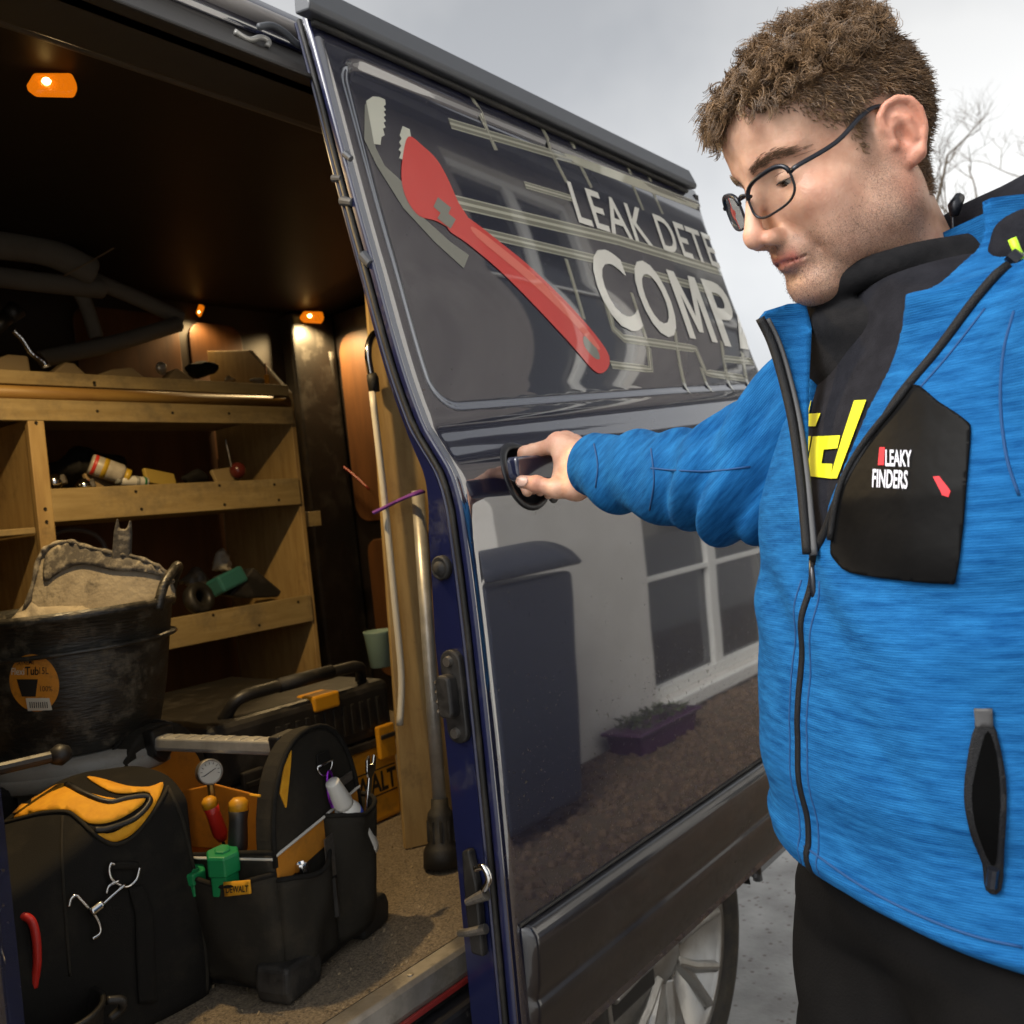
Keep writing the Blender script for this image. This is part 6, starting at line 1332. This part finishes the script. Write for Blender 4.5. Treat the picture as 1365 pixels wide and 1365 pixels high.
def knit(name, ax, c1, c2, freq):
    m = bpy.data.materials.new(name); m.use_nodes = True; n = m.node_tree.nodes; L = m.node_tree.links; b = n['Principled BSDF']; t = n.new('ShaderNodeTexCoord')
    mp = n.new('ShaderNodeMapping'); mp.inputs['Rotation'].default_value = ax; L.new(t.outputs['Object'], mp.inputs['Vector'])
    ms = n.new('ShaderNodeMapping'); ms.inputs['Scale'].default_value = (16, 16, 110); L.new(mp.outputs['Vector'], ms.inputs['Vector'])
    z = n.new('ShaderNodeTexNoise'); z.inputs['Scale'].default_value = 1.6; z.inputs['Detail'].default_value = 5; z.inputs['Roughness'].default_value = .65; L.new(ms.outputs['Vector'], z.inputs['Vector'])
    r = n.new('ShaderNodeValToRGB'); r.color_ramp.elements[0].position = .34; r.color_ramp.elements[1].position = .68; r.color_ramp.elements[0].color = (*c1, 1); r.color_ramp.elements[1].color = (*c2, 1); L.new(z.outputs['Fac'], r.inputs['Fac'])
    z2 = n.new('ShaderNodeTexNoise'); z2.inputs['Scale'].default_value = 900; L.new(t.outputs['Object'], z2.inputs['Vector'])
    x = n.new('ShaderNodeMix'); x.data_type = 'RGBA'; x.blend_type = 'MULTIPLY'; x.inputs[0].default_value = .55; L.new(r.outputs['Color'], x.inputs[6]); L.new(z2.outputs['Color'], x.inputs[7])
    hs_ = n.new('ShaderNodeHueSaturation'); hs_.inputs['Value'].default_value = 1.45; hs_.inputs['Saturation'].default_value = 1.0
    rg = n.new('ShaderNodeMath'); rg.operation = 'MULTIPLY'; 
    L.new(r.outputs['Color'], b.inputs['Base Color'])
    w = n.new('ShaderNodeTexWave'); w.wave_type = 'BANDS'; w.bands_direction = 'Z'; w.inputs['Scale'].default_value = freq; w.inputs['Distortion'].default_value = 2.6; w.inputs['Detail'].default_value = 2; w.inputs['Detail Scale'].default_value = 12
    L.new(mp.outputs['Vector'], w.inputs['Vector']); ad = n.new('ShaderNodeMath'); ad.operation = 'MULTIPLY_ADD'; ad.inputs[1].default_value = .6; L.new(z2.outputs['Fac'], ad.inputs[0]); L.new(w.outputs['Fac'], ad.inputs[2])
    bp = n.new('ShaderNodeBump'); bp.inputs['Strength'].default_value = .42; bp.inputs['Distance'].default_value = .0009; L.new(ad.outputs[0], bp.inputs['Height']); L.new(bp.outputs['Normal'], b.inputs['Normal'])
    b.inputs['Roughness'].default_value = .9; b.inputs['Specular IOR Level'].default_value = .12
    return m
BLUE1, BLUE2 = (.0035, .058, .185), (.014, .130, .34)
KNIT = knit('blue_knit', (0, 0, 0), BLUE1, BLUE2, 150); KNITS = knit('blue_knit_sleeve', (.7, .35, .2), BLUE1, BLUE2, 150)
jacket = obj('jacket', jv, jf, KNIT, person, smooth=True)
# right sleeve
ax_ = [SHR, J(1030, 600, 1.02), ELR, J(900, 640, 1.13), J(835, 632, 1.20), J(783, 622, 1.262)]
axr = [.074, .068, .064, .056, .049, .040]
cuff_d = (ax_[5]-ax_[4])/np.linalg.norm(ax_[5]-ax_[4])
def sleevef(P):
    d = None
    for i in range(5):
        g = s_cone(P, ax_[i], ax_[i+1], axr[i], axr[i+1]); d = g if d is None else smin(d, g, .02)
    x, y, z = P; t = (x-ax_[2][0])*cuff_d[0]+(y-ax_[2][1])*cuff_d[1]+(z-ax_[2][2])*cuff_d[2]
    fold = np.sin(95*t+22*(z-1.3)+1.5*np.sin(40*z))*np.exp(-((t-.02)/.07)**2)*.0075 + np.sin(75*t-30*(z-1.3))*np.exp(-((t-.19)/.06)**2)*.0055 + (1-np.abs(np.sin(60*t+35*(z-1.3)+wav(P, 5, 15, 30, 73)*1.2)))*np.exp(-((t-.0)/.09)**2)*.006
    d = d + fold + .003*wav(P, 8, 18, 45, 71)
    e = (x-ax_[5][0])*cuff_d[0]+(y-ax_[5][1])*cuff_d[1]+(z-ax_[5][2])*cuff_d[2]
    d = d - .0025*np.exp(-((e+.012)/.006)**2)
    d = smax(d, e, .006)
    return smax(d, -s_cone(P, ax_[4], ax_[5]+cuff_d*.05, .030, .0335), .003)
sv, sf = nets(sleevef, np.min(ax_, 0)-.095, np.max(ax_, 0)+.095, .004)
obj('sleeve', sv, sf, KNITS, jacket, smooth=True); slb = bvh_of(sv, sf)
# sweater and snood
def sweatf(P):
    f0, l0, z0 = ploc(P); d, f, l, z, c = torso(P, .011+.03*np.clip(np.abs(l0)*7-.6, 0, 1)); d = smax(d, 1.13-z, .01); d = smin(d, s_cone((f, l, z), (-.045, 0, 1.36), (-.04, 0, 1.43), .10, .082), .03)
    return smax(d, z-1.46, .01) + .0022*wav(P, 6, 14, 34, 81)
wv, wf = nets(sweatf, PC+np.array([-.3, -.3, .98]), PC+np.array([.3, .3, 1.49]), .0055); wb = bvh_of(wv, wf)
SWT = mat('dark_sweatshirt', (.012, .012, .015), .9, col2=(.017, .017, .021), vscale=60, bump=.3, bscale=500, spec=.08)
sweater = obj('sweatshirt', wv, wf, SWT, person, smooth=True)
NC = hw((-.030, 0, -.118))
NAX = HZ*.90+np.array([0, 0, .4]); NAX /= np.linalg.norm(NAX); NU = np.cross(PL, NAX); NU /= np.linalg.norm(NU); NU = NU if NU@PN > 0 else -NU; NVv = np.cross(NAX, NU)
def snoodf(P):
    x, y, z = P[0]-NC[0], P[1]-NC[1], P[2]-NC[2]; a = x*NAX[0]+y*NAX[1]+z*NAX[2]; u = x*NU[0]+y*NU[1]+z*NU[2]; v = x*NVv[0]+y*NVv[1]+z*NVv[2]
    th = np.arctan2(v, u); d = None
    for k, (h, R_, r, tl_, ph) in enumerate(((-.006, .083, .012, .005, .3), (-.027, .088, .018, -.010, 1.7), (-.054, .093, .022, .006, 3.1), (-.082, .092, .026, 0, 4.))):
        hh = h + tl_*np.sin(th+ph) + .006*np.sin(2*th+ph*2); rr_ = np.sqrt((u*.98)**2+v**2); g = np.sqrt((rr_-R_-.004*np.sin(3*th+ph))**2+((a-hh)*.85)**2)-r
        d = g if d is None else smin(d, g, .012)
    return d + .0016*wav(P, 6, 30, 70, 91) + .0028*np.sin(th*5+a*90)*np.exp(-((a+.04)/.03)**2)
nv, nf = nets(snoodf, NC-.17, NC+np.array([.17, .17, .10]), .0035)
obj('snood', nv, nf, mat('snood_knit', (.010, .010, .011), .9, col2=(.015, .0145, .0155), vscale=80, bump=.3, bscale=600, spec=.08), person, smooth=True)
# dark hood of the sweatshirt behind the neck
def hood2(P):
    f, l, z = ploc(P); d = s_cone((f, l, z), (-.125, -.05, 1.485), (-.110, .080, 1.490), .052, .048); d = smin(d, s_cone((f, l, z), (-.110, .080, 1.490), (-.02, .110, 1.455), .046, .026), .03)
    return d + .008*wav(P, 7, 22, 55, 95) + .005*(1-np.abs(np.sin(60*(z-.4*f)+1.2*wav(P, 4, 10, 25, 96))))
ov, of_ = nets(hood2, PC+np.array([-.3, -.3, 1.36]), PC+np.array([.35, .35, 1.58]), .005)
obj('hood', ov, of_, SWT, sweater, smooth=True)
# trousers
def trousf(P):
    f, l, z = ploc(P); d = s_ell((f, l, z), (0, 0, .90), (.128, .160, .15))
    for a, b, c in ((HIPL, KNL, ANL), (HIPR, KNR, ANR)): d = smin(d, s_cone(P, a-np.array([0, 0, .08]), b, .116, .088), .04); d = smin(d, s_cone(P, b, c+np.array([0, 0, .02]), .088, .072), .03)
    return smax(smax(d, z-.95, .01), .05-z, .01) + .004*wav(P, 8, 15, 40, 99) + .008*(1-np.abs(np.sin(34*(z+.5*f)+1.5*wav(P, 4, 8, 18, 98))))*np.exp(-((z-.78)/.10)**2)
tv2, tf2 = nets(trousf, PC+np.array([-.35, -.35, .03]), PC+np.array([.35, .35, 1.02]), .009)
obj('trousers', tv2, tf2, mat('black_trousers', (.0042, .004, .004), .85, col2=(.007, .0065, .0065), vscale=9, bump=.3, bscale=400, spec=.08), person, smooth=True)
for a in (ANL, ANR): MB().lathe([(.02, -.02), (.055, .0), (.05, .05), (.03, .06)], a+PN*.05-np.array([0, 0, .07]), (0, 0, 1), 20, 1.9, .9, ref=PN).obj('boot', BLACKRB, person, smooth=True)
# jacket details
ZIPM = mat('zip_tape', (.006, .006, .007), .6, bump=.5, bscale=900, spec=.25); POCK = mat('pocket_nylon', (.0035, .0034, .0035), .5, col2=(.006, .0058, .0058), vscale=14, bump=.3, bscale=26, bdist=.006, spec=.07)
def jl(l, z, off=.002):
    h = jb.ray_cast(V3(pw(.5, l, z)), V3(-PN)); return h[0]+V3(PN)*off if h[0] is not None else None
zp = [jl(-.09*(1.213-z)+.004*math.sin(z*16), z, .0005) for z in np.linspace(1.213, .912, 46)]; zp = [p for p in zp if p is not None]
MB().tube(zp, .0038, 8, flat=.8).obj('zip', ZIPM, jacket, smooth=True)
def vedge(fn, s):
    out = []
    for z in np.linspace(1.208, 1.432, 40):
        p = jl(float(fn(z))+s*.006*min(1, (z-1.205)/.02), z, .0012)
        if p is not None: out.append(p)
    return out
for fn, s in ((vhi, 1),):
    e = vedge(fn, s)
    if len(e) > 4: MB().tube(e, .0040, 8, flat=.8).obj('zip', ZIPM, jacket, smooth=True)
def flap(px, py, off=0.): return V3(dep(px, py, .790+.085*min(1, max(0, (735-py)/310))+.015*math.sin((px-1010)*.03)-off))
FE = [(1076, 738), (1072, 690), (1066, 630), (1056, 560), (1042, 500), (1028, 455), (1013, 424)]
fl_ = panel('collar_flap', [tuple(p) for p in spline([np.array(p, float) for p in FE], 4)]+[(1022, 414), (1048, 406), (1074, 404), (1082, 440), (1078, 520), (1077, 600), (1080, 680)], lambda x, y: flap(x, y), KNIT, jacket, 7, .006)
MB().tube([flap(*p, .003) for p in spline([np.array(p, float) for p in FE], 5)], .0046, 8, flat=.8).obj('zip', ZIPM, fl_, smooth=True)
MB().tube([flap(p[0]+9, p[1]+2, .004) for p in spline([np.array(p, float) for p in FE], 5)], .0036, 8, flat=.6).obj('zip_facing', mat('grey_tape', (.05, .05, .052), .6), fl_, smooth=True)
STI = mat('blue_stitch', (.004, .05, .16), .8)
for dl in (-.014, .014):
    e = [jl(-.09*(1.213-z)+.004*math.sin(z*16)+dl, z, .0003) for z in np.linspace(1.19, .915, 40)]; e = [p for p in e if p is not None]; MB().tube(e, .0009, 6).obj('stitching', STI, jacket, smooth=True)
e = [jl(float(vhi(z))+.020, z, .0003) for z in np.linspace(1.23, 1.40, 26)]; e = [p for p in e if p is not None]; MB().tube(e, .0009, 6).obj('stitching', STI, jacket, smooth=True)
q = V3(zp[0]); MB().box((-.0055, -.004, -.012), (.0055, .006, .010), frame(q, PL, (0, 0, 1)) @ Matrix.Rotation(math.radians(90), 4, 'X')).obj('zip_slider', GLM, jacket, bevel=.002)
MB().tube([q+V3(PN)*.006, q+V3(PN)*.008+Vector((0, 0, -.03)), q+V3(PN)*.006+Vector((0, 0, -.045))], [.002, .0035, .003], 8, flat=.5).obj('zip_pull', GLM, jacket, smooth=True)
js = lambda off: (lambda x, y: on(jb, x, y, off))
def Z6(l): return [(980+a*.366, 300+b*.366) for a, b in l]
def Z7(l): return [(980+a*.414, 800+b*.414) for a, b in l]
for pp in ([(1352, 415), (1338, 470), (1334, 540), (1342, 610), (1358, 660)], [(1072, 1128), (1150, 1182), (1230, 1222), (1300, 1248), (1362, 1262)]): seam('seam', pp, lambda x, y: on(jb, x, y, .0004), .0011, STI, jacket)
for pp in ([(868, 624), (900, 627), (950, 628), (1000, 622)], [(868, 598), (872, 640), (866, 680)], [(792, 592), (797, 620), (794, 650)]): seam('seam', pp, lambda x, y: on(slb, x, y, .0004), .0011, STI, jacket)
pk_ = panel('chest_pocket', smoothpoly(Z6([(650, 585), (745, 645), (840, 710), (860, 755), (845, 940), (828, 1140), (806, 1285), (780, 1303), (600, 1290), (430, 1268), (375, 1225), (358, 1170), (395, 970), (440, 870), (560, 700)]), 3), js(.0022), POCK, jacket, 5, .003)
text_on('lettering', 'LEAKY', Z6([(562, 882)])[0], np.array([1, .03]), (0, -21), js(.0048), mat('thread_white', (.62, .62, .70), .7), pk_, bold=.02, fit=34)
text_on('lettering', 'FINDERS', Z6([(514, 958)])[0], np.array([1, .05]), (1, -23), js(.0048), MATS['thread_white'], pk_, bold=.02, fit=46)
panel('red_patch', Z6([(541, 815), (560, 815), (556, 880), (535, 880)]), js(.0048), mat('thread_red', (.6, .02, .03), .7), pk_, 5)
panel('red_stitching', Z6([(730, 922), (752, 920), (792, 972), (784, 992), (762, 985)]), js(.0048), MATS['thread_red'], pk_, 5)
seam('pocket_zip', Z6([(650, 590), (580, 680), (500, 780), (430, 890), (390, 990), (362, 1150)]), js(.005), .003, ZIPM, pk_)
lp_ = panel('hand_pocket', smoothpoly(Z7([(775, 400), (832, 400), (856, 500), (872, 620), (866, 800), (858, 930), (810, 930), (798, 840), (762, 750), (740, 640), (746, 520)]), 3), js(.0022), ZIPM, jacket, 7, .003)
panel('pocket_tab', Z7([(772, 345), (830, 345), (833, 405), (770, 405)]), js(.0032), mat('grey_tape', (.05, .05, .052), .6), lp_, 7, .002)
panel('pocket_opening', smoothpoly(Z7([(802, 430), (828, 450), (850, 600), (846, 760), (838, 840), (815, 820), (775, 710), (766, 590)]), 3), js(.0046), mat('pocket_inside', (.0018, .0018, .0018), .9, spec=.04), lp_, 7)
MB().tube([js(.006)(*p) for p in Z7([(835, 850), (832, 880), (830, 915)])], .004, 8).obj('pocket_zip_pull', GLM, lp_)
ws = lambda off: (lambda x, y: on(wb, x, y, off))
LIME = mat('yellow_print', (.62, .60, .01), .6)
for poly in ([(245, 645), (285, 640), (275, 690), (245, 695)], [(275, 690), (318, 688), (300, 735), (268, 735)], [(247, 770), (284, 771), (262, 905), (250, 900)], [(290, 772), (390, 768), (380, 815), (330, 820), (322, 870), (362, 872), (355, 925), (264, 915)], [(440, 642), (484, 640), (378, 925), (352, 925), (395, 780)]):
    panel('yellow_letter', Z6(poly), ws(.0022), LIME, sweater, 5)
# cords, toggle, earpiece
CORD = mat('lime_cord', (.45, .75, .02), .5)
jd = lambda x, y, d: V3(dep(x, y, d))
hd_ = on(jb, 1356, 345, .006, .62); dcd = float(np.dot(np.array(hd_)-CAM, Fw))
for pp in ([(1349, 318), (1356, 335), (1366, 352)], [(1346, 372), (1356, 358), (1368, 346)]): MB().tube([jd(*p, dcd-.004) for p in pp], .0032, 8).obj('hood_cord', CORD, jacket, smooth=True)
MB().tube([jd(1346, 338, dcd-.002), jd(1358, 348, dcd-.004)], .006, 10).obj('cord_stopper', GLM, jacket)
ep = hw((-.062, .060, -.075)); 
MB().tube(spline([ep+np.array([0, 0, .0]), ep+HX*.012-HZ*.02+PL*.006, ep+HX*.022-HZ*.045+PL*.006], 5), .0014, 6).obj('earpiece_wire', GLM, person, smooth=True)
MB().tube([ep-HX*.006+PL*.004, ep+HX*.004-HZ*.006+PL*.006, ep+HX*.008-HZ*.014+PL*.006], [.005, .0065, .004], 8).obj('earpiece_clip', GLM, person, smooth=True)
